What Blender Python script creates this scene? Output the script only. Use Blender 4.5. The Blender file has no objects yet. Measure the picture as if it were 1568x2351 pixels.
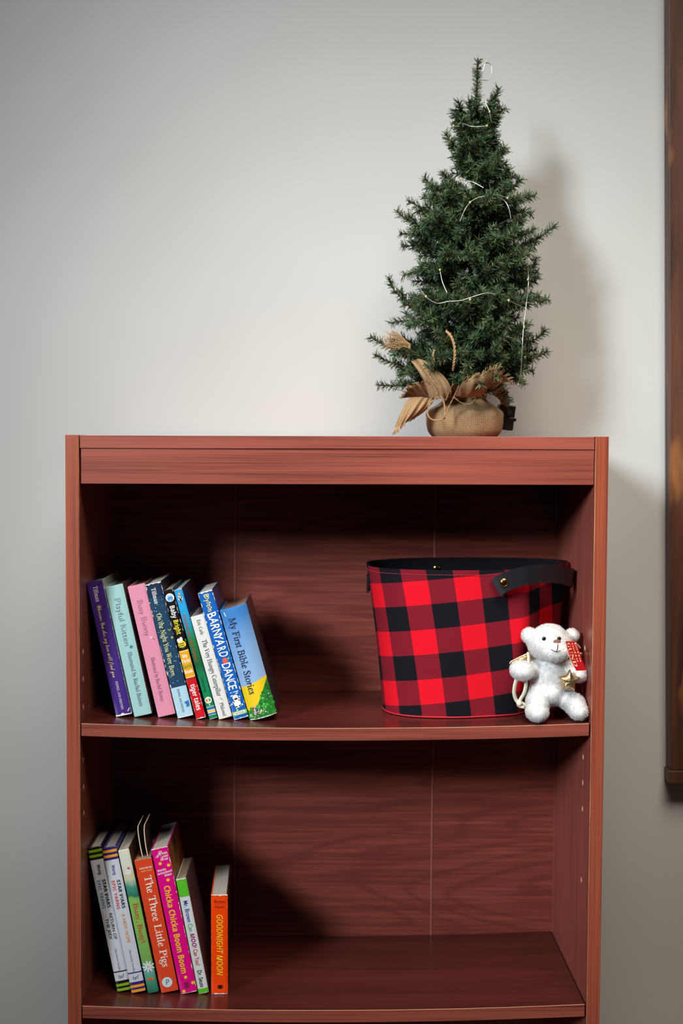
import bpy, bmesh, math, random
from mathutils import Vector, Matrix, noise
from math import sin, cos, pi, radians, sqrt, atan2, floor

SC = bpy.context.scene
COL = SC.collection
random.seed(7)

# ------------------------------------------------------------------ camera, light, exposure
H = 1.22                       # top of the bookcase above the floor; its front edge lies in y = 0
CX, CZ, CD = -.02017, H - .01777, 1.77876
YAW, PITCH, ROLL, FPX = .01432, .04918, .0030, 2956.3
FW = Vector((sin(YAW) * cos(PITCH), cos(YAW) * cos(PITCH), -sin(PITCH)))
R0 = Vector((cos(YAW), -sin(YAW), 0)); U0 = R0.cross(FW)
RT = R0 * cos(ROLL) + U0 * sin(ROLL); UP = -R0 * sin(ROLL) + U0 * cos(ROLL)
EYE = Vector((CX, -CD, CZ))
cd = bpy.data.cameras.new('camera'); cam = bpy.data.objects.new('camera', cd); COL.objects.link(cam)
M = Matrix((RT, UP, -FW)).transposed().to_4x4(); M.translation = EYE
cam.matrix_world = M
cd.sensor_fit = 'HORIZONTAL'; cd.sensor_width = 24; cd.lens = FPX * 24 / 1568
cd.clip_start = .05
cd.dof.use_dof = True; cd.dof.focus_distance = 1.80; cd.dof.aperture_fstop = 3.2
SC.camera = cam
SC.view_settings.view_transform = 'Standard'; SC.view_settings.look = 'None'
SC.view_settings.gamma = 1; SC.view_settings.use_curve_mapping = False
SC.view_settings.exposure = -1.5

def area(name, loc, target, sx, sy, power, col, spread=180):
    l = bpy.data.lights.new(name, 'AREA'); l.shape = 'RECTANGLE'; l.size = sx; l.size_y = sy
    l.energy = power; l.color = col; l.spread = radians(spread)
    o = bpy.data.objects.new(name, l); COL.objects.link(o); o.location = loc
    o.rotation_euler = (Vector(target) - Vector(loc)).to_track_quat('-Z', 'Y').to_euler()
    return o
area('window_daylight', (-2.75, -3.55, 2.88), (.22, .28, 1.12), .85, 1.25, 25.5, (.88, .96, .99), 29)
area('ceiling_glow', (.34, -.84, 2.58), (.20, .3, .82), 1.2, .8, 17.8, (1.0, .90, .78), 56)
wd = bpy.data.worlds.new('world'); SC.world = wd; wd.use_nodes = True
wd.node_tree.nodes['Background'].inputs[0].default_value = (.98, .96, .94, 1)
wd.node_tree.nodes['Background'].inputs[1].default_value = .035

def P(px, py, Y):
    """point of the plane y = Y seen at photo position (px, py)"""
    d = FW * FPX + RT * (px - 784) - UP * (py - 1175.5)
    return EYE + d * ((Y + CD) / d.y)

# ------------------------------------------------------------------ helpers
def lin(c):
    return c / 12.92 if c <= .04045 else ((c + .055) / 1.055) ** 2.4
def S(r, g, b):
    return (lin(r / 255), lin(g / 255), lin(b / 255), 1)

MATS = {}
def mat(name, col, rough=.6, metal=0, spec=.5, **kw):
    if name in MATS: return MATS[name]
    m = bpy.data.materials.new(name); m.use_nodes = True
    b = m.node_tree.nodes['Principled BSDF']
    b.inputs['Base Color'].default_value = col; b.inputs['Roughness'].default_value = rough
    b.inputs['Metallic'].default_value = metal; b.inputs['Specular IOR Level'].default_value = spec
    for k, v in kw.items(): b.inputs[k.replace('_', ' ')].default_value = v
    MATS[name] = m
    return m

class NT:
    def __init__(s, name, rough=.5, spec=.5):
        s.m = bpy.data.materials.new(name); s.m.use_nodes = True; s.t = s.m.node_tree
        s.b = s.t.nodes['Principled BSDF']
        s.b.inputs['Roughness'].default_value = rough; s.b.inputs['Specular IOR Level'].default_value = spec
        MATS[name] = s.m
    def n(s, typ, **kw):
        x = s.t.nodes.new(typ)
        for k, v in kw.items(): setattr(x, k, v)
        return x
    def l(s, a, b): s.t.links.new(a, b)
    def coord(s, which='Object', scale=(1, 1, 1)):
        tc = s.n('ShaderNodeTexCoord'); mp = s.n('ShaderNodeMapping'); mp.inputs['Scale'].default_value = scale
        s.l(tc.outputs[which], mp.inputs['Vector']); return mp.outputs[0]
    def noise(s, vec, scale=1, detail=2, rough=.5, dist=0):
        x = s.n('ShaderNodeTexNoise'); x.inputs['Scale'].default_value = scale; x.inputs['Detail'].default_value = detail
        x.inputs['Roughness'].default_value = rough; x.inputs['Distortion'].default_value = dist
        s.l(vec, x.inputs['Vector']); return x.outputs[0]
    def math(s, op, a, b=None):
        x = s.n('ShaderNodeMath', operation=op)
        for i, v in enumerate((a, b)):
            if v is None: continue
            if isinstance(v, (int, float)): x.inputs[i].default_value = v
            else: s.l(v, x.inputs[i])
        return x.outputs[0]
    def ramp(s, fac, stops):
        x = s.n('ShaderNodeValToRGB'); e = x.color_ramp.elements
        while len(e) < len(stops): e.new(.5)
        for i, (p, c) in enumerate(stops): e[i].position = p; e[i].color = c
        s.l(fac, x.inputs[0]); return x.outputs[0]
    def mix(s, fac, a, b, mode='MIX'):
        x = s.n('ShaderNodeMix', data_type='RGBA', blend_type=mode)
        for i, v in ((0, fac), (6, a), (7, b)):
            if isinstance(v, (int, float)): x.inputs[i].default_value = v
            elif isinstance(v, tuple): x.inputs[i].default_value = v
            else: s.l(v, x.inputs[i])
        return x.outputs[2]
    def bump(s, h, strength=.3, dist=.001):
        x = s.n('ShaderNodeBump'); x.inputs['Strength'].default_value = strength; x.inputs['Distance'].default_value = dist
        s.l(h, x.inputs['Height']); s.l(x.outputs[0], s.b.inputs['Normal'])
    def col(s, c): s.l(c, s.b.inputs['Base Color'])

class MB:
    """collects polygons; build() links them as one mesh object"""
    def __init__(s): s.v = []; s.f = []; s.k = []; s.uv = None; s.c = []
    def poly(s, pts, k=0):
        n = len(s.v); s.v += [tuple(p) for p in pts]; s.f.append(tuple(range(n, n + len(pts)))); s.k.append(k)
    def grid(s, rows, k=0, closed=False, close_rows=False):
        n = len(s.v); a = len(rows); b = len(rows[0])
        for r in rows: s.v += [tuple(p) for p in r]
        for i in range(a if close_rows else a - 1):
            for j in range(b if closed else b - 1):
                i2 = (i + 1) % a; j2 = (j + 1) % b
                s.f.append((n + i * b + j, n + i * b + j2, n + i2 * b + j2, n + i2 * b + j)); s.k.append(k)
    def tube(s, pts, r, seg=6, k=0, closed=False, caps=True):
        pts = [Vector(p) for p in pts]; N = len(pts); rows = []
        nx = None
        for i, p in enumerate(pts):
            a = pts[i - 1] if (i or closed) else p
            b = pts[(i + 1) % N] if (i < N - 1 or closed) else p
            t = (b - a).normalized()
            if nx is None:
                nx = t.orthogonal().normalized()
            nx = (nx - t * nx.dot(t)).normalized(); ny = t.cross(nx)
            rr = r[i] if isinstance(r, (list, tuple)) else r
            rows.append([p + (nx * cos(2 * pi * j / seg) + ny * sin(2 * pi * j / seg)) * rr for j in range(seg)])
        s.grid(rows, k, closed=True, close_rows=closed)
        if caps and not closed: s.poly(rows[0][::-1], k); s.poly(rows[-1], k)
    def box(s, x0, x1, y0, y1, z0, z1, bev=0, k=0, seg=2, xf=None):
        bm = bmesh.new()
        bmesh.ops.create_cube(bm, size=1)
        for v in bm.verts:
            v.co = Vector((x0 + (v.co.x + .5) * (x1 - x0), y0 + (v.co.y + .5) * (y1 - y0), z0 + (v.co.z + .5) * (z1 - z0)))
        if bev: bmesh.ops.bevel(bm, geom=bm.edges[:], offset=bev, segments=seg, profile=.5, affect='EDGES')
        s.bm(bm, k, xf)
    def bm(s, bm, k=0, xf=None):
        n = len(s.v); bm.verts.index_update()
        for v in bm.verts: s.v.append(tuple(xf(v.co) if xf else v.co))
        for f in bm.faces: s.f.append(tuple(n + v.index for v in f.verts)); s.k.append(k)
        bm.free()
    def ball(s, c, r, k=0, u=12, v=8, rot=None):
        if not isinstance(r, (tuple, list)): r = (r, r, r)
        bm = bmesh.new(); bmesh.ops.create_uvsphere(bm, u_segments=u, v_segments=v, radius=1)
        c = Vector(c)
        for q in bm.verts:
            w = Vector((q.co.x * r[0], q.co.y * r[1], q.co.z * r[2]))
            q.co = c + (rot @ w if rot else w)
        s.bm(bm, k)
    def disc(s, c, r, nrm, k=0, n=14, thick=0):
        c = Vector(c); nrm = Vector(nrm).normalized(); a = nrm.orthogonal().normalized(); b = nrm.cross(a)
        ring = [c + (a * cos(2 * pi * i / n) + b * sin(2 * pi * i / n)) * r for i in range(n)]
        if thick:
            back = [p - nrm * thick for p in ring]; s.grid([back, ring], k, closed=True)
        s.poly(ring, k)
    def build(s, name, mats, parent=None, smooth=False, off=None, merge=False):
        if not isinstance(mats, (list, tuple)): mats = [mats]
        o0 = off if off is not None else Vector((0, 0, 0))
        me = bpy.data.meshes.new(name)
        me.from_pydata([(v[0] - o0[0], v[1] - o0[1], v[2] - o0[2]) for v in s.v], [], s.f)
        for m in mats: me.materials.append(m)
        me.polygons.foreach_set('material_index', s.k)
        me.polygons.foreach_set('use_smooth', [smooth] * len(s.f))
        if s.uv:
            l = me.uv_layers.new(name='UVMap')
            for lp in me.loops: l.data[lp.index].uv = s.uv[lp.vertex_index]
        if s.c:
            at = me.color_attributes.new('tone', 'FLOAT_COLOR', 'POINT')
            at.data.foreach_set('color', [x for c in s.c for x in c])
        if merge:
            b = bmesh.new(); b.from_mesh(me); bmesh.ops.remove_doubles(b, verts=b.verts, dist=1e-5)
            bmesh.ops.recalc_face_normals(b, faces=b.faces); b.to_mesh(me); b.free()
        me.update()
        o = bpy.data.objects.new(name, me); COL.objects.link(o)
        if parent: o.parent = parent
        return o

def thing(name, loc, label, cat, group=None, rot=None):
    o = bpy.data.objects.new(name, None); COL.objects.link(o); o.location = loc
    o.empty_display_size = .02
    if rot is not None: o.rotation_euler = rot
    tag(o, label, cat, group); return o
def tag(o, label, cat, group=None):
    o['label'] = label; o['category'] = cat
    if group: o['group'] = group
    return o
def structure(o): o['kind'] = 'structure'; return o

def spline(pts, n, closed=False):
    pts = [Vector(p) for p in pts]; N = len(pts); out = []
    seg = N if closed else N - 1
    for i in range(seg):
        p1 = pts[i]; p2 = pts[(i + 1) % N]
        p0 = pts[i - 1] if (i or closed) else p1 * 2 - p2
        p3 = pts[(i + 2) % N] if (i + 2 < N or closed) else p2 * 2 - p1
        for j in range(n):
            t = j / n
            out.append(.5 * (2 * p1 + (p2 - p0) * t + (2 * p0 - 5 * p1 + 4 * p2 - p3) * t * t + (3 * p1 - p0 - 3 * p2 + p3) * t ** 3))
    if not closed: out.append(pts[-1])
    return out

# ------------------------------------------------------------------ materials
def wood(name, scale, cols, ringk=22, rough=.42, streak=.55, spec=.45, edge=.35, sharp=1.6):
    t = NT(name, rough, spec)
    v = t.coord('Object', scale)
    n1 = t.noise(v, 1.0, 1.5, .4, .15)
    ring = t.math('SINE', t.math('MULTIPLY', n1, ringk)); ring = t.math('MULTIPLY', t.math('ADD', ring, 1), .5)
    ring = t.math('POWER', ring, sharp)
    v2 = t.coord('Object', tuple(q * 9 if q > 3 else q * 2.4 for q in scale))
    n2 = t.noise(v2, 1.0, 4, .65)
    v3 = t.coord('Object', tuple(q * 42 if q > 3 else q * 5 for q in scale))
    n3 = t.noise(v3, 1.0, 2, .5)
    f = t.math('ADD', t.math('MULTIPLY', ring, edge), t.math('MULTIPLY', n2, streak))
    f = t.math('ADD', f, t.math('MULTIPLY', t.math('SUBTRACT', t.math('MULTIPLY', n3, 1.9), .55), .42 if edge > 0 else .24))
    c = t.ramp(f, [(.22, cols[0]), (.5, cols[1]), (.82, cols[2])])
    t.col(c); t.bump(n3, .08, .0004)
    return t.m
W3 = [S(94, 41, 33), S(138, 68, 55), S(154, 80, 65)]
W_H = wood('cherry_laminate_along_x', (.9, 13, 13), W3)
W_V = wood('cherry_laminate_upright', (13, 13, .8), [S(116, 50, 36), S(154, 76, 54), S(168, 87, 63)], streak=.5, edge=.15)
W_BACK = wood('cherry_back_board', (1.3, 6, 6.5), [S(116, 52, 44), S(156, 79, 66), S(170, 90, 75)], ringk=120, rough=.4, edge=-.10, streak=.42, sharp=5)
W_IN = wood('cherry_laminate_inner', (13, 13, .8), [S(124, 60, 52), S(150, 78, 68), S(164, 88, 78)], rough=.36, edge=.1)
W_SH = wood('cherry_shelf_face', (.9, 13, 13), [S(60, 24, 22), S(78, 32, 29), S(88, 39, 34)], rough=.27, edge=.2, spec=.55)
EDGE = mat('worn_pale_edge', S(196, 146, 108), .6)
CHIP = mat('bare_chipboard', S(226, 196, 160), .8)

t = NT('matte_wall_paint', .85, .25)
v = t.coord('Object', (1, 1, 1))
t.col(t.ramp(t.noise(v, 2.2, 3, .5), [(.3, S(187, 187, 185)), (.7, S(194, 195, 194))]))
t.bump(t.noise(v, 420, 3, .6), .12, .0006)
WALL = t.m
t = NT('floor_carpet', .95, .1)
t.col(t.ramp(t.noise(t.coord('Object'), 300, 2, .6), [(.3, S(120, 108, 94)), (.7, S(160, 148, 132))]))
CARPET = t.m

# ------------------------------------------------------------------ the room
WY = .302
mb = MB(); mb.box(-3, 3, WY, WY + .1, 0, 2.6)
structure(mb.build('wall_back', WALL))
mb = MB(); mb.box(-3, 3, -3.2, WY + .1, -.05, 0)
structure(mb.build('floor', CARPET))

# ------------------------------------------------------------------ bookcase
LEAN = .00292; HW = .375; TH = .0182; DEP = .279
def rack(p): return Vector((p[0] + LEAN * (p[2] - H), p[1], p[2]))
case = thing('bookcase', (0, 0, 0), 'reddish cherry laminate bookcase with sagging shelves standing against the pale wall', 'bookcase')
for sgn, x0 in ((-1, -HW), (1, HW - TH)):
    mb = MB(); mb.box(x0, x0 + TH, 0, DEP + .006, 0, H, .0006, xf=rack)
    sp = mb.build('side_panel', W_V, case)
    # inner face of the panel: darker satin laminate with its own veneer
    xi = x0 + TH if sgn < 0 else x0
    mb = MB(); mb.box(xi - .0002 if sgn < 0 else xi - .0005, xi + .0005 if sgn < 0 else xi + .0002, .0012, DEP, .0, H - .0185, xf=rack)
    mb.build('inner_veneer', W_IN, sp)
    # worn pale line along the inner front edge, its width wandering
    n_ = 90; e_ = xi + (.0003 if sgn < 0 else -.0003); rows = [[], [], []]
    for j in range(n_ + 1):
        z = .004 + (H - .006) * j / n_
        wv = (.0003 + .0006 * random.random()) if sgn > 0 else .0001 + .0003 * random.random()
        rows[0].append(rack((e_, .0008, z))); rows[1].append(rack((e_, -.0003, z))); rows[2].append(rack((e_ + sgn * wv, -.0003, z)))
    mb = MB(); mb.grid(rows)
    mb.build('worn_edge', EDGE, sp)
mb = MB(); mb.box(-HW + TH + .0012, HW - TH - .0012, .002, DEP, H - .0182, H - .0006, .0005, xf=rack)
mb.build('top_panel', W_H, case)
mb = MB(); mb.box(-HW + TH + .0022, HW - TH - .0012, .0035, .019, H - .0672, H - .0188, .0006, xf=rack)
mb.build('front_rail', W_H, case)
mb = MB(); mb.box(-HW + .002, HW - .002, DEP, DEP + .0045, .03, H - .004, xf=rack)
back = mb.build('back_panel', W_BACK, case)
FOLD = mat('back_board_crease', S(158, 92, 80), .5)
for px in (541, 997):
    xx = P(px, 1500, DEP).x
    mb = MB(); mb.tube([rack((xx, DEP + .0004, .04)), rack((xx, DEP + .0004, H - .02))], .0016, 8)
    mb.build('fold_crease', FOLD, back)
ZS = (H - .4000, H - .8010)           # front top edge of the two shelves at their ends
SAG = (.0076, .0085)
def shelf_z(i, x): return ZS[i] - SAG[i] * (1 - (x / HW) ** 2)
def shelf(i, th=.0178):
    mb = MB(); n = 40; x0 = -HW + TH + .0022; x1 = HW - TH - .0030
    xs = [x0 + (x1 - x0) * j / n for j in range(n + 1)]
    y0, y1, e = .0015, DEP - .001, .0005
    prof = [(y0 + e, 0), (y1, 0), (y1, -th), (y0 + e, -th), (y0, -th + e), (y0, -e)]
    rows = []
    for y, dz in prof: rows.append([rack((x, y, shelf_z(i, x) + dz)) for x in xs])
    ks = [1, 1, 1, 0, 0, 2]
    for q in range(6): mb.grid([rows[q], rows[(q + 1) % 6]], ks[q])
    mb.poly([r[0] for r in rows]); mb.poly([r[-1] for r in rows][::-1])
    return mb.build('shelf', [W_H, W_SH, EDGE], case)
for i in (0, 1): shelf(i)
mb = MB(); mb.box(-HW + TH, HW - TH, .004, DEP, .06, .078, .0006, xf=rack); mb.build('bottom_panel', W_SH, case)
mb = MB(); mb.box(-HW + TH, HW - TH, .012, .028, 0, .0598, .0006, xf=rack); mb.build('kick_board', W_H, case)
# shelf pin holes drilled in the side panels
for sgn, lst in ((1, [(1350, 1488), (1347.5, 1553), (1344, 1738), (1342.5, 1797), (1341, 1857), (1335, 2020)]),
                 (-1, [(190.6, 1490), (191, 1552), (191.3, 1615), (191.8, 1735), (192.8, 1797), (193.6, 1856)])):
    for px, py in lst:
        zz = P(px, py, .05).z
        xw = (sgn * (HW - TH)) + LEAN * (zz - H) - sgn * .0006
        mb = MB(); mb.disc((xw, .050 if sgn > 0 else .026, zz), .0038, (-sgn, 0, 0), 0, 14, .0003)
        mb.build('pin_hole', CHIP, case)
    for py in (1715, 1772):
        if sgn > 0:
            zz = P(1277, py, .235).z
            mb = MB(); mb.disc((HW - TH + LEAN * (zz - H) - .0006, .235, zz), .0034, (-1, 0, 0), 0, 14, .0003)
            mb.build('pin_hole', MATS['back_board_crease'], case)

# ------------------------------------------------------------------ wooden frame on the wall
t = NT('dark_stained_pine', .5, .4)
v = t.coord('Object', (9, 9, 1.1)); n1 = t.noise(v, 2.2, 4, .6, 1.2); v2 = t.coord('Object', (60, 60, 4)); n2 = t.noise(v2, 1.5, 3, .6)
v3 = t.coord('Object', (26, 26, 8)); n3 = t.noise(v3, 1.0, 2, .5)
c = t.ramp(t.math('ADD', t.math('MULTIPLY', n1, .7), t.math('MULTIPLY', n2, .3)), [(.30, S(38, 22, 18)), (.52, S(82, 50, 38)), (.75, S(112, 70, 48))])
c = t.mix(t.ramp(n3, [(.60, (0, 0, 0, 1)), (.76, (1, 1, 1, 1))]), c, S(150, 96, 52))
t.col(c); t.bump(n2, .3, .001)
PINE = t.m
a = P(1540, 1800, .27); b = P(1536, 0, .27)
fx0 = a.x; zb = a.z; zt = 2.12; lean = (b.x - a.x) / (b.z - a.z)
fr = thing('picture_frame', (fx0 + .3, .29, zb), 'tall dark brown stained wooden frame hanging on the wall right of the bookcase', 'picture frame')
def fxf(p): return Vector((p[0] + lean * (p[2] - zb), p[1], p[2]))
off = fr.location.copy()
for nm, bx in (('stile', (fx0, fx0 + .062, .272, .3015, zb + .022, zt - .06)), ('stile', (fx0 + .52, fx0 + .582, .272, .3015, zb + .022, zt - .06)),
               ('rail', (fx0 - .0028, fx0 + .585, .270, .3015, zb, zb + .0215)), ('rail', (fx0, fx0 + .582, .272, .3015, zt - .0595, zt))):
    mb = MB(); mb.box(*bx, .0016, xf=fxf); mb.build(nm, PINE, fr, off=off)
mb = MB(); mb.box(fx0 + .0625, fx0 + .5195, .288, .3, zb + .022, zt - .06, xf=fxf); mb.build('mounting_board', mat('linen_board', S(205, 196, 180), .9), fr, off=off)

# ------------------------------------------------------------------ lettering
FONT_BASE = {'bold': (0x1D5D4, 0x1D5EE), 'serif': (0x1D400, 0x1D41A), 'ital': (0x1D434, 0x1D44E), 'script': (0x1D4D0, 0x1D4EA),
             'reg': (0x1D434, 0x1D44E), 'slant': (0x1D608, 0x1D622), 'boldslant': (0x1D63C, 0x1D656)}
def enc(s, st):
    if st == 'sans': return s
    out = ''
    for ch in s:
        if st == 'dbl':
            out += {'P': '\u2119', 'K': '\U0001D542', 'B': '\U0001D539'}.get(ch, ch); continue
        u, l = FONT_BASE[st]
        if ch.isupper() and ch.isascii(): out += chr(u + ord(ch) - 65)
        elif ch.islower() and ch.isascii(): out += '\u210E' if (st in ('ital', 'reg') and ch == 'h') else chr(l + ord(ch) - 97)
        else: out += ch
    return out
GC = {}
def glyphs(s, st, off=0, shear=0):
    if st == 'reg': shear = -.27
    key = (s, st, off, shear)
    if key in GC: return GC[key]
    c = bpy.data.curves.new('lettering', 'FONT'); c.body = enc(s, st); c.size = 1; c.resolution_u = 3; c.offset = off; c.shear = shear
    o = bpy.data.objects.new('lettering', c); COL.objects.link(o)
    dg = bpy.context.evaluated_depsgraph_get(); oe = o.evaluated_get(dg); me = oe.to_mesh()
    v = [(q.co.x, q.co.y) for q in me.vertices]; f = [tuple(p.vertices) for p in me.polygons]
    oe.to_mesh_clear(); bpy.data.objects.remove(o); bpy.data.curves.remove(c)
    if v:
        x0 = min(q[0] for q in v); x1 = max(q[0] for q in v)
        v = [((q[0] - x0) / max(1e-6, x1 - x0), q[1]) for q in v]
    GC[key] = (v, f); return GC[key]

# ------------------------------------------------------------------ books
class Book:
    """x across the spine, z up the spine, y into the shelf"""
    def __init__(s, px, shelf_i, d, label, spine, pages, style='board', side=None, yaw=0, group=None, round_=0, top=None, dx=0):
        (tl, tr, bl, br) = px
        y = .04
        for _ in range(25):
            p = P(bl[0], bl[1], y); zt = shelf_z(shelf_i, p.x - LEAN * (p.z - H)) + .0002
            q = EYE.z - zt; y += ((p.z - zt) / q) * (CD + y) * -1 if False else 0
            # the ray to the lower left corner meets the shelf top at this depth
            dirv = FW * FPX + RT * (bl[0] - 784) - UP * (bl[1] - 1175.5)
            k = (zt - EYE.z) / dirv.z; y = EYE.y + dirv.y * k
        y = max(.012, min(.075, y)); y = .049 + .5 * (y - .049)
        B = P(bl[0], bl[1], y); B.z = shelf_z(shelf_i, B.x - LEAN * (B.z - H)) + .0005
        T = P(tl[0], tl[1], y); T2 = P(tr[0], tr[1], y); B2 = P(br[0], br[1], y)
        up = (T - B) + (T2 - B2); s.h = up.length / 2
        s.ang = atan2(-up.x, up.z)
        rt = Vector((cos(s.ang), 0, sin(s.ang)))
        s.w = ((T2 - T).dot(rt) + (B2 - B).dot(rt)) / 2; s.d = d
        B.x += dx
        s.root = thing('book', B, label, 'book', group, rot=None)
        s.root.rotation_mode = 'XYZ'
        s.root.rotation_euler = (Matrix.Rotation(yaw, 3, 'Z') @ Matrix.Rotation(-s.ang, 3, 'Y')).to_euler()
        s.mb = MB(); s.mats = [spine]; s.round = round_; s.pages = pages; s.style = style
        s.side = s.k(side) if side else 0
        w, h = s.w, s.h
        s.bow = round_
        t_ = .0016 if style == 'board' else .0024
        s.t = t_
        # spine: slightly bowed outward, soft long edges
        n = 12 if round_ else 6
        prof = []
        for i in range(n + 1):
            u = i / n; prof.append((u * w, s.yf(u)))
        lip = .0004
        fr_ = [Vector((x, yy, 0)) for x, yy in prof]
        rows = []
        for z, ins in ((0, .0005), (.0006, 0), (h - .0006, 0), (h, .0005)):
            rows.append([Vector((x if 0 < i < n else x, yy + ins, z)) for i, (x, yy) in enumerate(prof)])
        s.mb.grid(rows, 0)
        bk = [[Vector((x, t_, z)) for x, _ in prof] for z in (0, h)]
        s.mb.grid([rows[0], bk[0]], 0); s.mb.grid([bk[1], rows[-1]], s.k(top) if top else 0); s.mb.grid([bk[0], bk[1]][::-1], 0)
        e0 = s.yf(0)
        for a, b_, kk in ((0, t_, 0), (w - t_, w, s.side)):
            s.mb.box(a, b_, e0 + .0006, d, 0, h, .0004, kk, 1)
        # pages
        pb = MB(); ins = .0005 if style == 'board' else .0032
        if style == 'board':
            npg = max(4, int((w - 2 * t_) / .0021))
            for i in range(npg):
                a = t_ + .0001 + (w - 2 * t_ - .0002) * i / npg; b_ = t_ + .0001 + (w - 2 * t_ - .0002) * (i + 1) / npg - .0002
                pb.box(a, b_, t_ + .0003, d - .0005 - random.random() * .0006, ins, h - ins - random.random() * .0003, .0003, 0, 1)
            pb.build('page_block', pages, s.root)
        elif style == 'hard':
            npg = 7
            for i in range(npg):
                a = t_ + .0001 + (w - 2 * t_ - .0002) * i / npg; b_ = t_ + .0001 + (w - 2 * t_ - .0002) * (i + 1) / npg - .00005
                pb.box(a, b_, t_ + .0003, d - .004, ins, h - ins, .0002, 0, 1)
            pb.build('page_block', pages, s.root)
    def yf(s, u): return -s.bow * (1 - (2 * u - 1) ** 2) + (.0010 * max(0, abs(2 * u - 1) - .85) / .15 if not s.bow else 0)
    def k(s, m):
        if m in s.mats: return s.mats.index(m)
        s.mats.append(m); return len(s.mats) - 1
    def pt(s, u, t, ly=1):
        return Vector((u * s.w, s.yf(min(1, max(0, u))) - .00014 * ly, s.h * (1 - t)))
    def patch(s, pts, m, ly=1): s.mb.poly([s.pt(u, t, ly) for u, t in pts], s.k(m))
    def band(s, t0, t1, m, ly=1, u0=0.0, u1=1.0):
        n = 12 if s.bow else 6
        a = [u0 + (u1 - u0) * i / n for i in range(n + 1)]
        s.mb.grid([[s.pt(u, t0, ly) for u in a], [s.pt(u, t1, ly) for u in a]][::-1], s.k(m))
    def circle(s, u, t, r, m, ly=2, n=18, sx=1, sy=1, rot=0):
        """r in spine widths"""
        pts = []
        for i in range(n):
            a = 2 * pi * i / n; x = r * sx * cos(a); y = r * sy * sin(a)
            x, y = x * cos(rot) - y * sin(rot), x * sin(rot) + y * cos(rot)
            pts.append((u + x, t - y * s.w / s.h))
        s.patch(pts, m, ly)
    def line(s, pts, wd, m, ly=3):
        """polyline in (u, t); wd in spine widths"""
        q = [Vector((u * s.w, -t * s.h)) for u, t in pts]; hw = wd * s.w / 2
        for a, b in zip(q, q[1:]):
            d = (b - a)
            if d.length < 1e-7: continue
            d.normalize(); nn = Vector((-d.y, d.x)) * hw; a2 = a - d * hw * .6; b2 = b + d * hw * .6
            s.patch([(p.x / s.w, -p.y / s.h) for p in (a2 - nn, b2 - nn, b2 + nn, a2 + nn)], m, ly)
    def down(s, txt, t0, t1, base, cap, m, st='sans', off=0, shear=0, ly=3):
        """lettering that reads down the spine; base = baseline, cap = capital height, in spine widths"""
        v, f = glyphs(txt, st, off, shear); k = s.k(m); n = len(s.mb.v); sc = cap / .72
        for gx, gy in v: s.mb.v.append(tuple(s.pt(base + gy * sc, t0 + gx * (t1 - t0), ly)))
        for q in f: s.mb.f.append(tuple(n + i for i in q)); s.mb.k.append(k)
    def across(s, txt, u0, u1, t, cap, m, st='sans', off=0, shear=0, ly=3, slope=0):
        """lettering across the spine; t = baseline, cap in spine widths"""
        v, f = glyphs(txt, st, off, shear); k = s.k(m); n = len(s.mb.v); sc = cap / .72 * s.w / s.h
        for gx, gy in v: s.mb.v.append(tuple(s.pt(u0 + gx * (u1 - u0), t - gy * sc - slope * gx, ly)))
        for q in f: s.mb.f.append(tuple(n + i for i in q)); s.mb.k.append(k)
    def wear(s, sides, amount, m):
        """ragged bare-paper scuffs along spine edges; widths in spine widths"""
        for sd in sides:
            if sd in 'LR':
                t = .0
                while t < 1:
                    L = random.uniform(.008, .05); wv = random.random() ** 2.2 * amount * .6
                    if wv > amount * .12:
                        e = 0 if sd == 'L' else 1; q = 1 if sd == 'L' else -1
                        t1 = min(1, t + L); mid = (t + t1) / 2
                        s.patch([(e, t), (e + q * wv * .6, t + L * .2), (e + q * wv, mid), (e + q * wv * .5, t1 - L * .15), (e, t1)], m, 4)
                    t += L
            else:
                e = 0 if sd == 'T' else 1; q = 1 if sd == 'T' else -1; u = 0
                while u < 1:
                    L = random.uniform(.08, .22); wv = (.3 + random.random()) * amount * s.w / s.h
                    u1 = min(1, u + L)
                    s.patch([(u, e), (u1, e), (u1, e + q * wv), ((u + u1) / 2, e + q * wv * 1.3), (u, e + q * wv)], m, 4); u = u1
    def done(s): s.mb.build('cover', s.mats, s.root)

def ink(r, g, b, rough=.55): return mat('print_%d_%d_%d' % (r, g, b), S(r, g, b), rough)
def cover(r, g, b, rough=.33): return mat('cover_%d_%d_%d' % (r, g, b), S(r, g, b), rough)
PAGE = mat('page_edges', S(176, 172, 166), .85); PAGE_D = mat('page_edges_cream', S(150, 138, 116), .85)
WHITE = ink(242, 242, 238); BLACK = ink(20, 18, 22); SCUFF = mat('bare_card', S(236, 234, 228), .9)
UG = 'picture books leaning on the upper shelf'; LG = 'picture books on the lower shelf'

# 1 deep purple
b = Book(((196.6, 1338), (231.4, 1331), (263.8, 1646), (301, 1637)), 0, .145, 'deep purple picture book with gold script title, leftmost on the upper shelf', cover(68, 42, 128), PAGE, 'hard', cover(176, 190, 182), group=UG, dx=.0018)
b.band(0, .03, cover(58, 40, 104), 1); 
b.down('Tillman', .035, .15, .34, .30, ink(214, 206, 222), 'serif')
b.down('Wherever You Are, my love will find you', .175, .715, .33, .30, ink(226, 206, 140), 'script')
b.down('FEIWEL AND FRIENDS', .745, .955, .42, .16, ink(200, 192, 220), 'serif')
b.wear('B', .10, SCUFF); b.wear('R', .05, ink(170, 180, 170)); b.line([(.93, .955), (.8, .975)], .05, SCUFF); b.done()
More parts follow.
